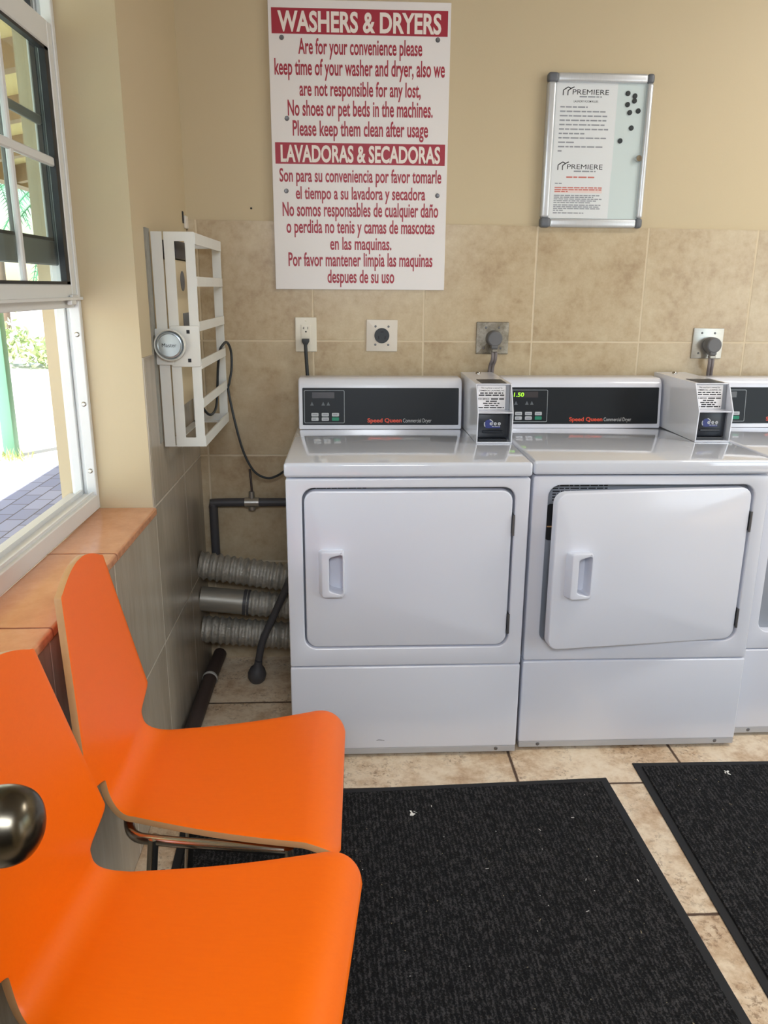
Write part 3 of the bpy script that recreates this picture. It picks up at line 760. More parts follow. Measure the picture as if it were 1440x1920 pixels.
# ------------------------------------------------------------------ things on the back wall
sg = thing('notice_sign', 'large white sign with red English and Spanish laundry notice above the dryers', 'sign', (0.5735, 0, 1.37))
sx = lambda cx, cz: 0.0
SY = -0.008
bm = BM(); box(bm, (-0.2865, SY, 0.0), (0.2865, -0.001 + 0.009, 0.866), 0.001, 1); finish('board', bm, 'sign_white', sg)
def S2(cx, cy):
    """A spot on the sign (from the top left crop of it) as x, z on the board."""
    px_, py_ = 480 + cx / 3.4275, cy / 3.4275
    d = _f + _R * ((px_ - 720) / FPX) - _U * ((py_ - 960) / FPX)
    p = CAM + d * ((SY - CAM.y) / d.y)
    return p.x - 0.5735, p.z - 1.37
LN = [('Are for your convenience please', 272, 1068, 250, 352, 15), ('keep time of your washer and dryer, also we', 120, 1213, 382, 487, 22),
      ('are not responsible for any lost,', 280, 1058, 525, 620, 15), ('No shoes or pet beds in the machines.', 205, 1135, 648, 748, 14),
      ('Please keep them clean after usage', 237, 1105, 778, 876, 12), ('Son para su conveniencia por favor tomarle', 152, 1190, 1086, 1172, 14),
      ('el tiempo a su lavadora y secadora', 257, 1087, 1202, 1282, 10), ('No somos responsables de cualquier daño', 172, 1170, 1303, 1392, 9),
      ('o perdida no tenis y camas de mascotas', 197, 1147, 1414, 1499, 8), ('en las maquinas.', 477, 870, 1524, 1605, 4),
      ('Por favor mantener limpia las maquinas', 210, 1133, 1624, 1711, 6), ('despues de su uso', 460, 888, 1734, 1817, 3)]
bm = BM()
for body, a, b, t_, bs, sl in LN:
    xa, z0 = S2(a, bs); xb, _ = S2(b, bs); xm, zt_ = S2((a + b) / 2, t_); _, z0 = S2((a + b) / 2, bs)
    text_y(bm, body, xa, xb, z0, zt_, SY - 0.0006, 0.019)
finish('lettering', bm, 'sign_red', sg, 0)['label'] = 'red notice lettering'
for ya, yb, xl, xr in ((59, 226, 96, 1236), (922, 1059, 122, 1216)):
    xa, z1 = S2(xl, ya); xb, _ = S2(xr, ya); xm, z1 = S2(666, ya); _, z0 = S2(666, yb)
    bm = BM(); quad_y(bm, xa, z0, xb, z1, SY - 0.0004); finish('red_band', bm, 'sign_red', sg, 0)

for body, a, b, t_, bs in (('WASHERS & DRYERS', 140, 1190, 76, 207), ('LAVADORAS & SECADORAS', 160, 1182, 936, 1043)):
    xa, _ = S2(a, bs); xb, _ = S2(b, bs); _, zt_ = S2((a + b) / 2, t_); _, z0 = S2((a + b) / 2, bs)
    bm = BM(); text_y(bm, body, xa, xb, z0, zt_, SY - 0.0010, 0.030); finish('heading', bm, 'sign_text_white', sg, 0)['label'] = 'white capital heading'
for q in ((528, 70), (821, 75), (538, 222), (537, 358), (820, 367)):
    d = _f + _R * ((q[0] - 720) / FPX) - _U * ((q[1] - 960) / FPX); p = CAM + d * ((SY - CAM.y) / d.y)
    bm = BM(); lathe(bm, [(0, 0.0030), (0.003, 0.0030), (0.0033, 0.0018), (0.0058, 0.0020), (0.0075, 0)], (p.x - 0.5735, SY, p.z - 1.37), (0, -1, 0), 18)
    finish('screw', bm, 'screw_grey', sg)

# bulletin board
bb = thing('bulletin_board', 'small lockable notice board with aluminium frame and grey corners hanging above the tiles', 'notice board', (1.3505, 0, 1.577))
hw, H, BY = 0.1725, 0.468, -0.0215
bm = BM(); box(bm, (-hw + 0.01, -0.008, 0.01), (hw - 0.01, 0.0075, H - 0.01)); finish('backing', bm, 'board_backing', bb)
for nm, lo, hi in (('rail', (-hw + 0.03, 0.0), (hw - 0.02, 0.028)), ('rail', (-hw + 0.03, H - 0.028), (hw - 0.02, H)), ('rail', (-hw, 0.03), (-hw + 0.028, H - 0.026)), ('rail', (hw - 0.020, 0.03), (hw, H - 0.026))):
    bm = BM(); box(bm, (lo[0], BY, lo[1]), (hi[0], 0.0075, hi[1]), 0.008, 4); finish('frame_rail', bm, 'aluminium', bb)
for cx, cz in ((-1, 0), (1, 0), (-1, 1), (1, 1)):
    wd = 0.034 if cx < 0 else 0.022
    xa, xb = (-hw - 0.001, -hw + wd) if cx < 0 else (hw - wd, hw + 0.001)
    za, zb2 = (-0.001, 0.031) if cz == 0 else (H - 0.029, H + 0.001)
    bm = BM(); box(bm, (xa, BY - 0.0012, za), (xb, 0.0075, zb2), 0.009, 4); finish('corner_cap', bm, 'corner_grey', bb)
bm = BM(); box(bm, (-hw + 0.028, -0.0165, 0.028), (hw - 0.020, -0.0145, H - 0.028)); finish('clear_door', bm, 'cover_clear', bb)
bm = BM(); lathe(bm, [(0, 0.006), (0.004, 0.006), (0.0045, 0.0075), (0.009, 0.0075), (0.0105, 0.004), (0.0105, 0)], (hw - 0.030, -0.0165, H - 0.252), (0, -1, 0), 24); finish('lock', bm, 'chrome', bb)
def logo(bm, x, z, s, y):
    """House-roof strokes and the printed name."""
    def stroke(pts, wd):
        for a, b in zip(pts, pts[1:]):
            a = Vector(a); b = Vector(b); n = (b - a).normalized(); n = Vector((-n.y, n.x)) * wd / 2
            bm.faces.new([bm.verts.new((p.x, y, p.y)) for p in (a - n, b - n, b + n, a + n)]).material_index = 1
    P = lambda u, v: (x + u * s, z + v * s)
    stroke([P(0, 0), P(0.01, 0.62), P(0.62, 1.0), P(0.95, 0.85)], 0.13 * s); stroke([P(0.62, 0), P(0.62, 0.55), P(1.05, 0.85), P(1.45, 1.02)], 0.13 * s)
    text_y(bm, 'PREMIERE', x + 1.25 * s, x + 6.1 * s, z + 0.12 * s, z + 0.72 * s, y, 0.0, 1)
    dashes(bm, x + 2.2 * s, x + 5.2 * s, z - 0.22 * s, 0.16 * s, y, 2, 2)
def page(name, label, x, z, wd, ht, rz, fn, y):
    p = finish_page(name, x, z, wd, ht, rz, fn, y); tag(p, label, 'notice', 'notices inside the board'); return p
def finish_page(name, x, z, wd, ht, rz, fn, y):
    bm = BM(); box(bm, (0, 0, 0), (wd, 0.0004, ht)); fn(bm)
    bm.transform(Matrix.Rotation(rz, 4, 'Y')); return finish(name, bm, ['paper_white', 'print_black', 'print_grey', 'print_red', 'pale_pink'], None, 0, (x, y, z))
def print_rules(bm):
    y = -0.0002; wd, ht = 0.200, 0.268
    logo(bm, 0.022, ht - 0.040, 0.0245, y)
    text_y(bm, 'LAUNDRY ROOM RULES', 0.058, 0.138, ht - 0.060, ht - 0.054, y, 0.006, 1)
    rows = [0.105, 0.168, 0.176, 0.175, 0.165, 0.178, 0.105, 0.173, 0.070, 0.168, 0.028]
    for i, r in enumerate(rows): dashes(bm, 0.015, r, ht - 0.076 - 0.0132 * i, 0.0042, y, 2, 60 + i)
    for i, (a, b) in enumerate(((0.05, 0.15), (0.08, 0.12), (0.065, 0.135), (0.042, 0.156), (0.07, 0.13), (0.05, 0.148))): dashes(bm, a, b, ht - 0.226 - 0.0062 * i, 0.0032, y, 2, 80 + i)
def print_letter(bm):
    y = -0.0002; wd, ht = 0.203, 0.192
    logo(bm, 0.024, ht - 0.042, 0.0245, y)
    dashes(bm, 0.054, 0.148, ht - 0.066, 0.0044, y, 3, 101); dashes(bm, 0.017, 0.040, ht - 0.085, 0.0036, y, 2, 102)
    dashes(bm, 0.017, 0.176, ht - 0.098, 0.0036, y, 3, 103)
    quad_y(bm, 0.017, ht - 0.113, 0.177, ht - 0.100, y + 0.0001, 4); dashes(bm, 0.017, 0.177, ht - 0.104, 0.0034, y, 3, 104); dashes(bm, 0.017, 0.062, ht - 0.110, 0.0034, y, 3, 105)
    for i in range(5): dashes(bm, 0.016, (0.172, 0.150, 0.178, 0.160, 0.145)[i], ht - 0.122 - 0.0056 * i, 0.0032, y, 2, 110 + i)
    for i in range(4): dashes(bm, 0.016, (0.176, 0.170, 0.174, 0.05)[i], ht - 0.152 - 0.0056 * i, 0.0032, y, 2, 120 + i)
    dashes(bm, 0.016, 0.12, ht - 0.177, 0.0032, y, 2, 130)
page('paper_notice', 'upper paper notice with a list of numbered rules, inside the notice board', 1.2085, 1.752, 0.200, 0.268, 0.0, print_rules, -0.0088)
page('paper_notice', 'lower paper notice with a pink highlighted paragraph, overlapping the rules sheet', 1.2035, 1.606, 0.203, 0.192, 0.0, print_letter, -0.0098)
mg = [((1178, 175), 'topmost black round magnet on the board'), ((1191, 180), 'black magnet just above the one it touches, high on the board'), ((1190, 189), 'black magnet tucked right under another it touches'),
      ((1177, 196), 'black magnet alone at the side of the touching pair, nearer the papers'), ((1197, 208), 'black magnet nearest the board frame'), ((1181, 211), 'black magnet beside and slightly below the one nearest the frame'),
      ((1184, 240), 'lone black magnet below the cluster of six'), ((1163, 264), 'lowest black magnet, nearest the paper notices')]
m0 = None
for q, lb in mg:
    d = _f + _R * ((q[0] - 720) / FPX) - _U * ((q[1] - 960) / FPX); p = CAM + d * ((-0.011 - CAM.y) / d.y)
    if m0 is None:
        bm = BM(); lathe(bm, [(0, 0.0042), (0.0062, 0.0042), (0.0078, 0.0030), (0.0078, 0)], (0, 0, 0), (0, -1, 0), 24); m0 = finish('round_magnet', bm, 'socket_black'); o = m0
    else: o = m0.copy(); COL.objects.link(o)
    o.location = (p.x, -0.008, p.z); tag(o, lb, 'magnet', 'magnets on the notice board')

# outlets
def plate(name, label, x, z, wd, ht, mat, group='wall outlets over the dryers', rz=0.0):
    t = thing(name, label, 'outlet', (x, 0, z), 0, group); t.rotation_euler = (0, rz, 0)
    bm = BM(); prism_y(bm, rrect(-wd / 2, -ht / 2, wd / 2, ht / 2, 0.003), -0.006, -0.0003, 0.003); finish('cover_plate', bm, mat, t); return t
o1 = plate('power_outlet', 'ivory rectangular outlet plate with a black plug in its lower socket', 0.3855, 1.2195, 0.074, 0.117, 'plate_ivory')
bm = BM(); prism_y(bm, rrect(-0.0165, -0.033, 0.0165, 0.033, 0.002), -0.0075, -0.005, 0.0006); r1 = finish('receptacle', bm, 'plate_ivory', o1)
bm = BM()
for x in (-0.007, 0.007): quad_y(bm, x - 0.001, 0.018, x + 0.001, 0.026, -0.0078)
quad_y(bm, -0.011, 0.0212, -0.007, 0.0228, -0.0078)
bm.faces.new([bm.verts.new((0.0028 * math.cos(a), -0.0078, 0.010 + 0.0028 * math.sin(a))) for a in [2 * PI * i / 12 for i in range(12)]])
finish('slots', bm, 'gap_dark', r1, 0)
bm = BM(); lathe(bm, [(0, 0.0015), (0.0022, 0.0012), (0.003, 0)], (0, -0.006, 0.047), (0, -1, 0), 12); finish('screw', bm, 'plate_ivory', o1)
o2 = plate('dryer_outlet', 'white square plate with an empty black round socket', 0.648, 1.217, 0.108, 0.108, 'plate_white', rz=0.012)
bm = BM(); cyl(bm, (0, -0.005, 0), (0, -0.0095, 0), 0.0262, 0.0255, 40); r2 = finish('round_socket', bm, 'socket_black', o2)
bm = BM()
for a in (90, 210, 330):
    c, s = math.cos(math.radians(a)), math.sin(math.radians(a)); m_ = Vector((0.013 * c, 0.013 * s)); tdir = Vector((-s, c)) if a == 90 else Vector((c * 0.6 - s * 0.8 * (1 if a == 210 else -1), 1)).normalized()
    n = Vector((-tdir.y, tdir.x)) * 0.0014
    bm.faces.new([bm.verts.new((p.x, -0.0097, p.y)) for p in (m_ - tdir * 0.005 - n, m_ + tdir * 0.005 - n, m_ + tdir * 0.005 + n, m_ - tdir * 0.005 + n)])
finish('slots', bm, 'gap_dark', r2, 0)
for x in (-0.0225, 0.0225):
    for z in (-0.031, 0.031):
        bm = BM(); lathe(bm, [(0, 0.002), (0.003, 0.0015), (0.004, 0)], (x, -0.006, z), (0, -1, 0), 12); finish('screw', bm, 'screw_grey', o2)
o3 = plate('dryer_outlet', 'worn dull metal square outlet plate behind the first grey plug', 1.0345, 1.210, 0.114, 0.110, 'steel_worn')
o4 = plate('dryer_outlet', 'shiny steel square outlet plate behind the second grey plug', 1.803, 1.1945, 0.110, 0.106, 'steel', rz=0.01)
for o in (o3, o4):
    for x, z in ((-0.024, 0.036), (0.022, 0.036), (-0.030, -0.034), (0.030, -0.034)):
        bm = BM(); lathe(bm, [(0, 0.002), (0.003, 0.0015), (0.004, 0)], (x, -0.006, z), (0, -1, 0), 12); finish('screw', bm, 'screw_grey', o)
def plug(label, x, z, x2, zl):
    t = thing('power_plug', label, 'plug', (x, -0.0061, z), 0, 'grey plugs feeding the dryers')
    bm = BM(); lathe(bm, [(0, 0.046), (0.022, 0.046), (0.0255, 0.043), (0.0275, 0.030), (0.0275, 0.010), (0.024, 0.0)], (0, 0, 0), (0, -1, 0), 8 * 4)
    box(bm, (-0.012, -0.044, -0.034), (0.012, -0.014, -0.015), 0.004, 2); finish('plug_body', bm, 'plug_grey', t)
    bm = BM(); box(bm, (-0.009, -0.040, -0.046), (0.011, -0.018, -0.034), 0.002, 1); finish('strain_clamp', bm, 'brass_screw', t)
    bm = BM(); L_ = [(0.001, -0.029, -0.034), (0.001, -0.029, -0.07), ((x2 - x) * 0.6, -0.008, -0.105), (x2 - x, -0.004, -0.20), (x2 - x, -0.0025, zl - z)]
    for dx in (-0.0055, 0.0055): tube(bm, smooth_path([(p[0] + dx, p[1], p[2]) for p in L_], 6), 0.0056, 10)
    finish('flat_cord', bm, 'cord_grey', t); return t
plug('grey round plug with a flat cord in the worn metal plate', 1.0365, 1.2105, 1.030, 0.86)
plug('grey round plug with a flat cord in the shiny steel plate', 1.8085, 1.1905, 1.825, 0.86)
t = thing('power_plug', 'black plug and black cord in the ivory outlet', 'plug', (0.3845, -0.0076, 1.197))
bm = BM(); prism_y(bm, [(-0.0125, 0.009), (-0.0125, 0.000), (-0.007, -0.010), (0.007, -0.010), (0.0125, 0.000), (0.0125, 0.009)], -0.024, 0.0, 0.002); finish('plug_body', bm, 'cord_black', t)
bm = BM(); tube(bm, smooth_path([(0, -0.016, -0.006), (0.0005, -0.018, -0.03), (0.003, -0.014, -0.09), (0.006, -0.012, -0.16), (0.008, -0.012, -0.34)], 6), 0.0062, 12); finish('cord', bm, 'cord_black', t)

# ------------------------------------------------------------------ the caged control box in the corner
cg = thing('metal_cage', 'white metal security cage with flat rungs on the wall beside the window', 'cage', (0, -0.55, 0.935))
Y0, Y1, CX, CH = 0.0, 0.45, 0.120, 0.583
bm = BM()
box(bm, (0.005, Y0 - 0.002, 0), (0.034, Y0 + 0.002, CH)); finish('wall_flange', bm, 'cage_white', cg)
bm = BM(); box(bm, (-0.0040, Y0 - 0.038, 0.015), (0.0004, Y0 + 0.004, CH + 0.008)); finish('backing_strip', bm, 'mortar_grey', cg)
bm = BM(); ring_y(bm, rrect(0.0385, 0, CX, CH, 0.001, 1), rrect(0.0655, 0.026, 0.0945, CH - 0.024, 0.001, 1), Y0 - 0.002, Y0 + 0.002)
finish('end_panel', bm, 'cage_white', cg)
bm = BM(); ring_y(bm, rrect(0.005, 0, CX, CH, 0.001, 1), rrect(0.033, 0.026, 0.0925, CH - 0.024, 0.001, 1), Y1 - 0.002, Y1 + 0.002)
finish('end_panel', bm, 'cage_white', cg)
for z in (CH - 0.032, 0.442, 0.323, 0.220, 0.112, 0.0):
    bm = BM(); box(bm, (CX - 0.002, Y0, z), (CX + 0.002, Y1, z + (0.030 if z in (0.0, CH - 0.032) else 0.026))); finish('rung', bm, 'cage_white', cg)
bm = BM(); box(bm, (0.005, Y0, 0.0), (CX, Y0 + 0.03, 0.003)); box(bm, (0.005, Y1 - 0.03, 0.0), (CX, Y1, 0.003)); box(bm, (CX - 0.025, Y0, 0.0), (CX, Y1, 0.003)); box(bm, (0.005, Y0, 0.0), (0.030, Y1, 0.003)); finish('base_frame', bm, 'cage_white', cg)
bm = BM(); prism_y(bm, rrect(0.040, 0.226, CX + 0.001, 0.338, 0.006), Y0 - 0.008, Y0 - 0.002, 0.002)
prism_y(bm, rrect(0.0, 0.232, 0.046, 0.330, 0.004), Y0 - 0.0095, Y0 - 0.0045)
hp = finish('hasp', bm, 'cage_white', cg)
bm = BM()
for z in (0.244, 0.322): quad_y(bm, 0.086, z - 0.005, 0.095, z + 0.005, Y0 - 0.0083)
finish('bolt_holes', bm, 'gap_dark', hp, 0)
pk = thing('padlock', 'round steel puck padlock on the white cage', 'padlock', (0.043, -0.5640, 1.222))
bm = BM(); lathe(bm, [(0.030, 0.0), (0.0415, 0.0), (0.0425, 0.010), (0.0425, 0.020), (0.0405, 0.0225), (0.0385, 0.020), (0.0375, 0.012), (0.030, 0.010)], (0, 0, 0), (0, -1, 0), 48); finish('shroud', bm, 'cage_white', pk)
bm = BM(); lathe(bm, [(0.0, 0.0), (0.0365, 0.0), (0.0368, 0.016), (0.0345, 0.0225), (0.0315, 0.0235), (0.030, 0.0225), (0.0, 0.0235)], (0, 0, 0), (0, -1, 0), 48); pb = finish('body', bm, 'lock_face', pk, 30)
bm = BM(); text_y(bm, 'Master', -0.0195, 0.0195, -0.0045, 0.0055, -0.0241, 0.0); finish('lettering', bm, 'cord_black', pk, 0)
cbx = thing('wall_control_box', 'beige wall mounted control box inside the white cage', 'control box', (0.001, -0.47, 1.04))
bm = BM(); box(bm, (0, 0, 0), (0.050, 0.30, 0.41), 0.008, 3); hs = finish('housing', bm, 'box_beige', cbx)
bm = BM(); box(bm, (0, 0.004, 0.412), (0.050, 0.296, 0.462), 0.004, 2); finish('display_head', bm, 'mech_black', cbx)
bm = BM(); cyl(bm, (0.050, 0.075, 0.352), (0.0515, 0.075, 0.352), 0.028, seg=28); finish('speaker_grille', bm, 'corner_grey', cbx)
bm = BM(); box(bm, (0.050, 0.055, 0.215), (0.0515, 0.16, 0.262), 0.0006, 1); finish('dark_panel', bm, 'corner_grey', cbx)
cord = thing('draped_cord', 'thin black cord looping out of the white cage and sagging behind the dryer', 'cord', (0, 0, 0))
bm = BM(); tube(bm, smooth_path([(0.052, -0.30, 1.045), (0.070, -0.27, 1.000), (0.078, -0.20, 0.972), (0.084, -0.12, 0.985), (0.090, -0.112, 1.05), (0.098, -0.125, 1.12), (0.110, -0.150, 1.172), (0.120, -0.155, 1.192), (0.130, -0.118, 1.200), (0.138, -0.090, 1.168), (0.137, -0.088, 1.11), (0.128, -0.090, 1.065), (0.124, -0.090, 1.030), (0.149, -0.1, 0.897), (0.172, -0.1, 0.813), (0.203, -0.1, 0.756), (0.243, -0.095, 0.733), (0.277, -0.08, 0.737), (0.310, -0.05, 0.755), (0.345, -0.028, 0.785), (0.40, -0.024, 0.82)], 8), 0.0042, 10)
finish('cord', bm, 'cord_black', cord)

# ------------------------------------------------------------------ ducts and pipes behind the first dryer
def duct(label, a, b, r, smooth_to=None, seed=0):
    t = thing('vent_duct', label, 'duct', (0, 0, 0), 0, 'foil vent ducts in the corner')
    a = Vector(a); b = Vector(b); rn = random.Random(seed)
    if smooth_to:
        m_ = a.lerp(b, smooth_to); bm = BM(); cyl(bm, a, m_, r * 0.99, seg=32); finish('rigid_pipe', bm, 'duct_metal', t)
        bm = BM(); cyl(bm, m_ - (b - a).normalized() * 0.012, m_ + (b - a).normalized() * 0.010, r * 1.05, seg=32); finish('clamp', bm, 'pipe_dark', t)
        a = m_
    n = int((b - a).length / 0.0042); pts = [a.lerp(b, i / n) for i in range(n + 1)]; ph = rn.uniform(0, 6)
    jit = [rn.uniform(-0.0012, 0.0012) for _ in range(n + 1)]
    bm = BM(); tube(bm, pts, r, 36, lambda i: r * 0.985 + 0.0036 * math.cos(ph + 2 * PI * i / 5.6) + jit[i]); finish('foil_hose', bm, 'foil', t, 60)
    return t
duct('uppermost crinkled foil duct of the three in the corner', (0.0, -0.13, 0.425), (0.344, -0.13, 0.367), 0.0480, None, 1)
duct('middle duct in the corner, smooth metal then crinkled foil', (0.0, -0.14, 0.301), (0.344, -0.14, 0.264), 0.0445, 0.47, 2)
duct('lowest crinkled foil duct, just above the floor in the corner', (0.0, -0.14, 0.183), (0.344, -0.14, 0.148), 0.0485, None, 3)
gp = thing('gas_pipe', 'dark pipe running along the wall above the foil ducts', 'pipe', (0, 0, 0))
bm = BM(); tube(bm, smooth_path([(0.345, -0.030, 0.627), (0.06, -0.030, 0.627), (0.043, -0.030, 0.618), (0.041, -0.030, 0.60), (0.041, -0.026, 0.40)], 6), 0.0155, 16); finish('pipe', bm, 'pipe_dark', gp)
bm = BM(); cyl(bm, (0.18, -0.03, 0.60), (0.18, -0.03, 0.668), 0.013, 0.010, 16); cyl(bm, (0.155, -0.03, 0.627), (0.205, -0.03, 0.627), 0.019, seg=16); finish('valve', bm, 'steel', gp)
bm = BM(); tube(bm, smooth_path([(0.181, -0.03, 0.668), (0.180, -0.03, 0.70), (0.176, -0.025, 0.75)], 5), 0.004, 10); finish('riser', bm, 'pipe_brown', gp)
fp = thing('floor_pipe', 'brown drain pipe lying on the floor along the left wall', 'pipe', (0, 0, 0))
bm = BM(); tube(bm, smooth_path([(0.030, -0.72, 0.026), (0.029, -0.45, 0.026), (0.030, -0.2, 0.027), (0.036, -0.03, 0.030)], 6), 0.0245, 18); finish('pipe', bm, 'pipe_brown', fp)
bm = BM(); lathe(bm, [(0.0262, -0.009), (0.0275, -0.006), (0.0275, 0.006), (0.0262, 0.009)], (0.0295, -0.225, 0.027), (0, 1, 0), 24); finish('pipe_band', bm, 'pvc_white', fp)
dh = thing('drain_hose', 'dark hose crossing in front of the foil ducts down to the floor', 'hose', (0, 0, 0))
bm = BM(); tube(bm, smooth_path([(0.333, -0.225, 0.42), (0.307, -0.225, 0.362), (0.262, -0.222, 0.262), (0.222, -0.222, 0.170), (0.205, -0.215, 0.095)], 6), 0.013, 14); finish('hose', bm, 'pipe_dark', dh)
bm = BM(); lathe(bm, [(0, -0.035), (0.022, -0.034), (0.031, -0.020), (0.033, 0.0), (0.026, 0.020), (0.015, 0.034), (0.0135, 0.055), (0, 0.056)], (0.196, -0.205, 0.036), (0.15, -0.15, 1), 24); finish('end_fitting', bm, 'pipe_dark', dh)

# ------------------------------------------------------------------ floor mats and scraps
def mat_thing(label, x, y, rz, wd, ln):
    t = thing('floor_mat', label, 'mat', (x, y, 0), rz, 'black entrance mats')
    bm = BM(); prism = [(0, 0), (wd, 0), (wd, -ln), (0, -ln)]
    box(bm, (0, -ln, 0.0), (wd, 0, 0.0035), 0.0015, 1); finish('rubber_border', bm, 'rubber_black', t)
    bm = BM(); box(bm, (0.022, -ln + 0.022, 0.0036), (wd - 0.022, -0.022, 0.0080), 0.002, 1); finish('carpet', bm, 'mat_carpet', t); return t
a = math.radians(2.2)
mat_thing('black ribbed carpet mat in front of the chairs, below the middle gap of the dryers', 1.2775 - 1.20 * math.cos(a), -0.827 - 1.20 * math.sin(a), a, 1.20, 1.82)
mat_thing('black ribbed carpet mat cut off by the frame, before the dryer with the ajar door', 1.378, -0.757, math.radians(-0.6), 1.20, 1.82)
def scrap(name, label, x, y, seed, s):
    r = random.Random(seed); bm = BM()
    for k in range(5):
        c = Vector((r.uniform(-s, s), r.uniform(-s, s), 0.001 + r.uniform(0, s * 0.3))); d = Vector((r.uniform(-1, 1), r.uniform(-1, 1), 0)).normalized() * s * 0.6
        e = Vector((-d.y, d.x, r.uniform(0, s * 0.6))) * 0.4
        v = [bm.verts.new(p) for p in (c - d - e, c + d - e * 0.6, c + d * 0.7 + e, c - d * 0.8 + e)]; bm.faces.new(v)
    o = finish(name, bm, 'debris_white', None, 0, (x, y, 0.0082)); md = o.modifiers.new('thickness', 'SOLIDIFY'); md.thickness = 0.0006
    return tag(o, label, 'scrap')
scrap('paper_scrap', 'crumpled white paper scrap on the mat in front of the chairs', 0.696, -0.982, 2, 0.010)
scrap('paper_scrap', 'white paper scrap on the mat cut by the frame', 1.640, -0.826, 5, 0.008)
bm = BM(); r = random.Random(12)
for k in range(80):
    if k < 58: x, y = r.uniform(0.53, 1.24), r.uniform(-1.66, -0.90)
    else: x, y = r.uniform(1.42, 1.75), r.uniform(-1.3, -0.80)
    L_ = r.choice((0.0009, 0.0012, 0.0012, 0.0016, 0.004)); an = r.uniform(0, PI); wd = r.uniform(0.0005, 0.0011)
    d = Vector((math.cos(an), math.sin(an), 0)) * L_; e = Vector((-math.sin(an), math.cos(an), 0)) * wd; c = Vector((x, y, 0.0092))
    for f in (bm.faces.new([bm.verts.new(p) for p in (c - d - e, c + d - e, c + d + e, c - d + e)]),): f.material_index = r.choice((0, 1, 1))
ln = finish('lint_specks', bm, ['debris_white', 'debris_tan'], None, 0); tag(ln, 'fine lint and crumbs scattered over the black mats', 'lint', kind='stuff')

# ------------------------------------------------------------------ bent plywood chairs
ZS = 0.4575
def chair_width(kind, q):
    if kind == 's':      # q = local x on the seat
        w_ = 0.134 + (0.2315 - 0.134) * q / 0.405
        if q > 0.362:
            u = min(1.0, (q - 0.362) / 0.068); w_ -= 0.055 * (1 - math.sqrt(max(0.0, 1 - u * u)))
        return w_
    h = q                # height above the seat on the back
    def ss(a, b, x): x = max(0, min(1, (x - a) / (b - a))); return x * x * (3 - 2 * x)
    if h < 0.044: return 0.120 + 0.0245 * (1 - h / 0.044) ** 2
    if h < 0.056: return 0.120
    top = 0.110 + (0.412 - h) * 0.255
    if h < 0.088: return 0.120 + (top - 0.001 - 0.120) * ss(0.056, 0.088, h)
    if h <= 0.404: return top
    u = (h - 0.404) / (0.437 - 0.404)
    return top * math.sqrt(max(0.0, 1 - u)) if u > 0.12 else top * (1 - 0.25 * u)
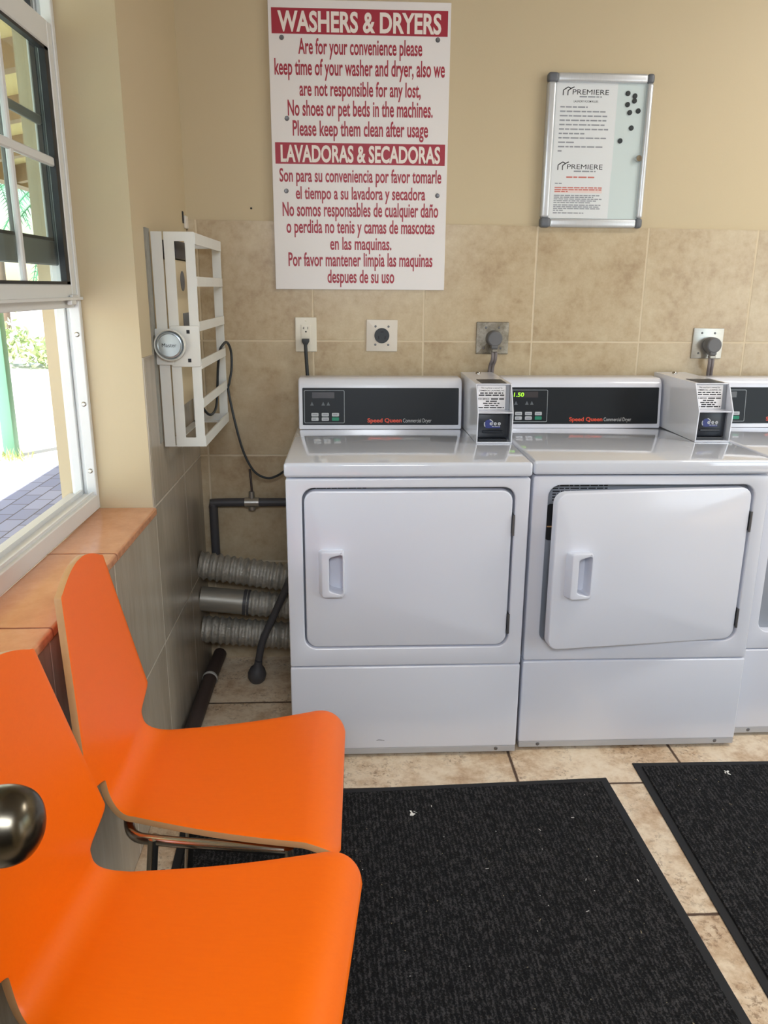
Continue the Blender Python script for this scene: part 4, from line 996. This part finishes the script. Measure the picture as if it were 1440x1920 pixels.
def make_chair(label):
    c = thing('side_chair', label, 'chair', (0, 0, 0), 0, 'orange chairs along the window wall')
    prof = []                                             # (x, z, half width)
    for i in range(13):                                   # waterfall front edge
        u = i / 12; an = (1 - u) * 1.05; R_ = 0.075
        x = 0.350 + R_ * math.sin(an); prof.append((x, -R_ * (1 - math.cos(an)), chair_width('s', min(0.429, 0.350 + R_ * an))))
    for i in range(1, 25):
        x = 0.350 - (0.350 - 0.0438) * i / 24; prof.append((x, -0.006 * math.sin(PI * i / 24), chair_width('s', x)))
    k = 0.132; R_ = 0.050; tot = math.atan2(1, k); cx = R_ * math.tan(tot / 2)     # bend up into the back
    for i in range(1, 13):
        an = tot * i / 12; x = cx - R_ * math.sin(an); z = R_ - R_ * math.cos(an)
        prof.append((x, z, chair_width('b', z)))
    x0_, z0_ = prof[-1][0], prof[-1][1]
    hs = [z0_ + 0.003 * i for i in range(1, int((0.100 - z0_) / 0.003))] + [0.100 + 0.0125 * i for i in range(24)] + [0.402 + 0.0025 * i for i in range(14)] + [0.4365]
    for h in hs: prof.append((x0_ - k * (h - z0_), h, chair_width('b', h)))
    bm = BM(); N = 28; prev = None
    for x, z, wd in prof:
        ring = [bm.verts.new((x, wd * (2 * j / N - 1), z)) for j in range(N + 1)]
        if prev:
            for j in range(N): bm.faces.new((prev[j], prev[j + 1], ring[j + 1], ring[j]))
        prev = ring
    o = finish_shell(bm, c)
    # tubular frame
    for s in (-1, 1):
        bm = BM(); tube(bm, smooth_path([(0.02, s * 0.10, -0.026), (0.045, s * 0.155, -0.030), (0.10, s * 0.172, -0.030), (0.22, s * 0.188, -0.030), (0.33, s * 0.200, -0.031)], 6), 0.0095, 14); finish('side_rail', bm, 'chrome', c)
        for xa, xb, ya, yb in ((0.085, 0.045, 0.170, 0.185), (0.325, 0.360, 0.199, 0.212)):
            bm = BM(); tube(bm, smooth_path([(xa, s * ya, -0.031), (xa + (xb - xa) * 0.1, s * (ya + 0.004), -0.06), (xb, s * yb, -ZS + 0.022)], 6), 0.0095, 14); lg = finish('leg', bm, 'chrome', c)
            bm = BM(); cyl(bm, (xb, s * yb, -ZS + 0.0), (xb, s * yb, -ZS + 0.030), 0.0135, 0.0125, 18); finish('foot_cap', bm, 'rubber_black', lg)
    bm = BM(); tube(bm, [(0.24, -0.188, -0.030), (0.24, 0.188, -0.030)], 0.0085, 12); finish('cross_rail', bm, 'chrome', c)
    return c
def finish_shell(bm, parent):
    me = bpy.data.meshes.new('seat_shell'); bmesh.ops.recalc_face_normals(bm, faces=bm.faces); bm.normal_update()
    f = min(bm.faces, key=lambda f: (f.calc_center_median() - Vector((0.2, 0, 0))).length)
    if f.normal.z < 0: bmesh.ops.reverse_faces(bm, faces=bm.faces)
    bm.to_mesh(me); bm.free(); me.materials.append(M['chair_orange']); me.materials.append(M['plywood_edge']); me.shade_smooth()
    o = bpy.data.objects.new('seat_shell', me); COL.objects.link(o); o.parent = parent
    md = o.modifiers.new('thickness', 'SOLIDIFY'); md.thickness = 0.0125; md.offset = -1.0; md.material_offset_rim = 1; md.use_even_offset = True
    b = o.modifiers.new('edge', 'BEVEL'); b.width = 0.0016; b.segments = 2; b.limit_method = 'ANGLE'; b.angle_limit = math.radians(50)
    return o
c1 = make_chair('orange bent plywood chair nearer the dryers, back against the window sill')
c2 = copy_tree(c1); c2['label'] = 'orange bent plywood chair nearer the camera, partly behind the round door knob'
c1.location = (0.101, -1.437, ZS + 0.0085); c1.rotation_euler = (0, 0, -0.018)
c2.location = (0.113, -1.860, ZS + 0.0085); c2.rotation_euler = (0, 0, -0.124)
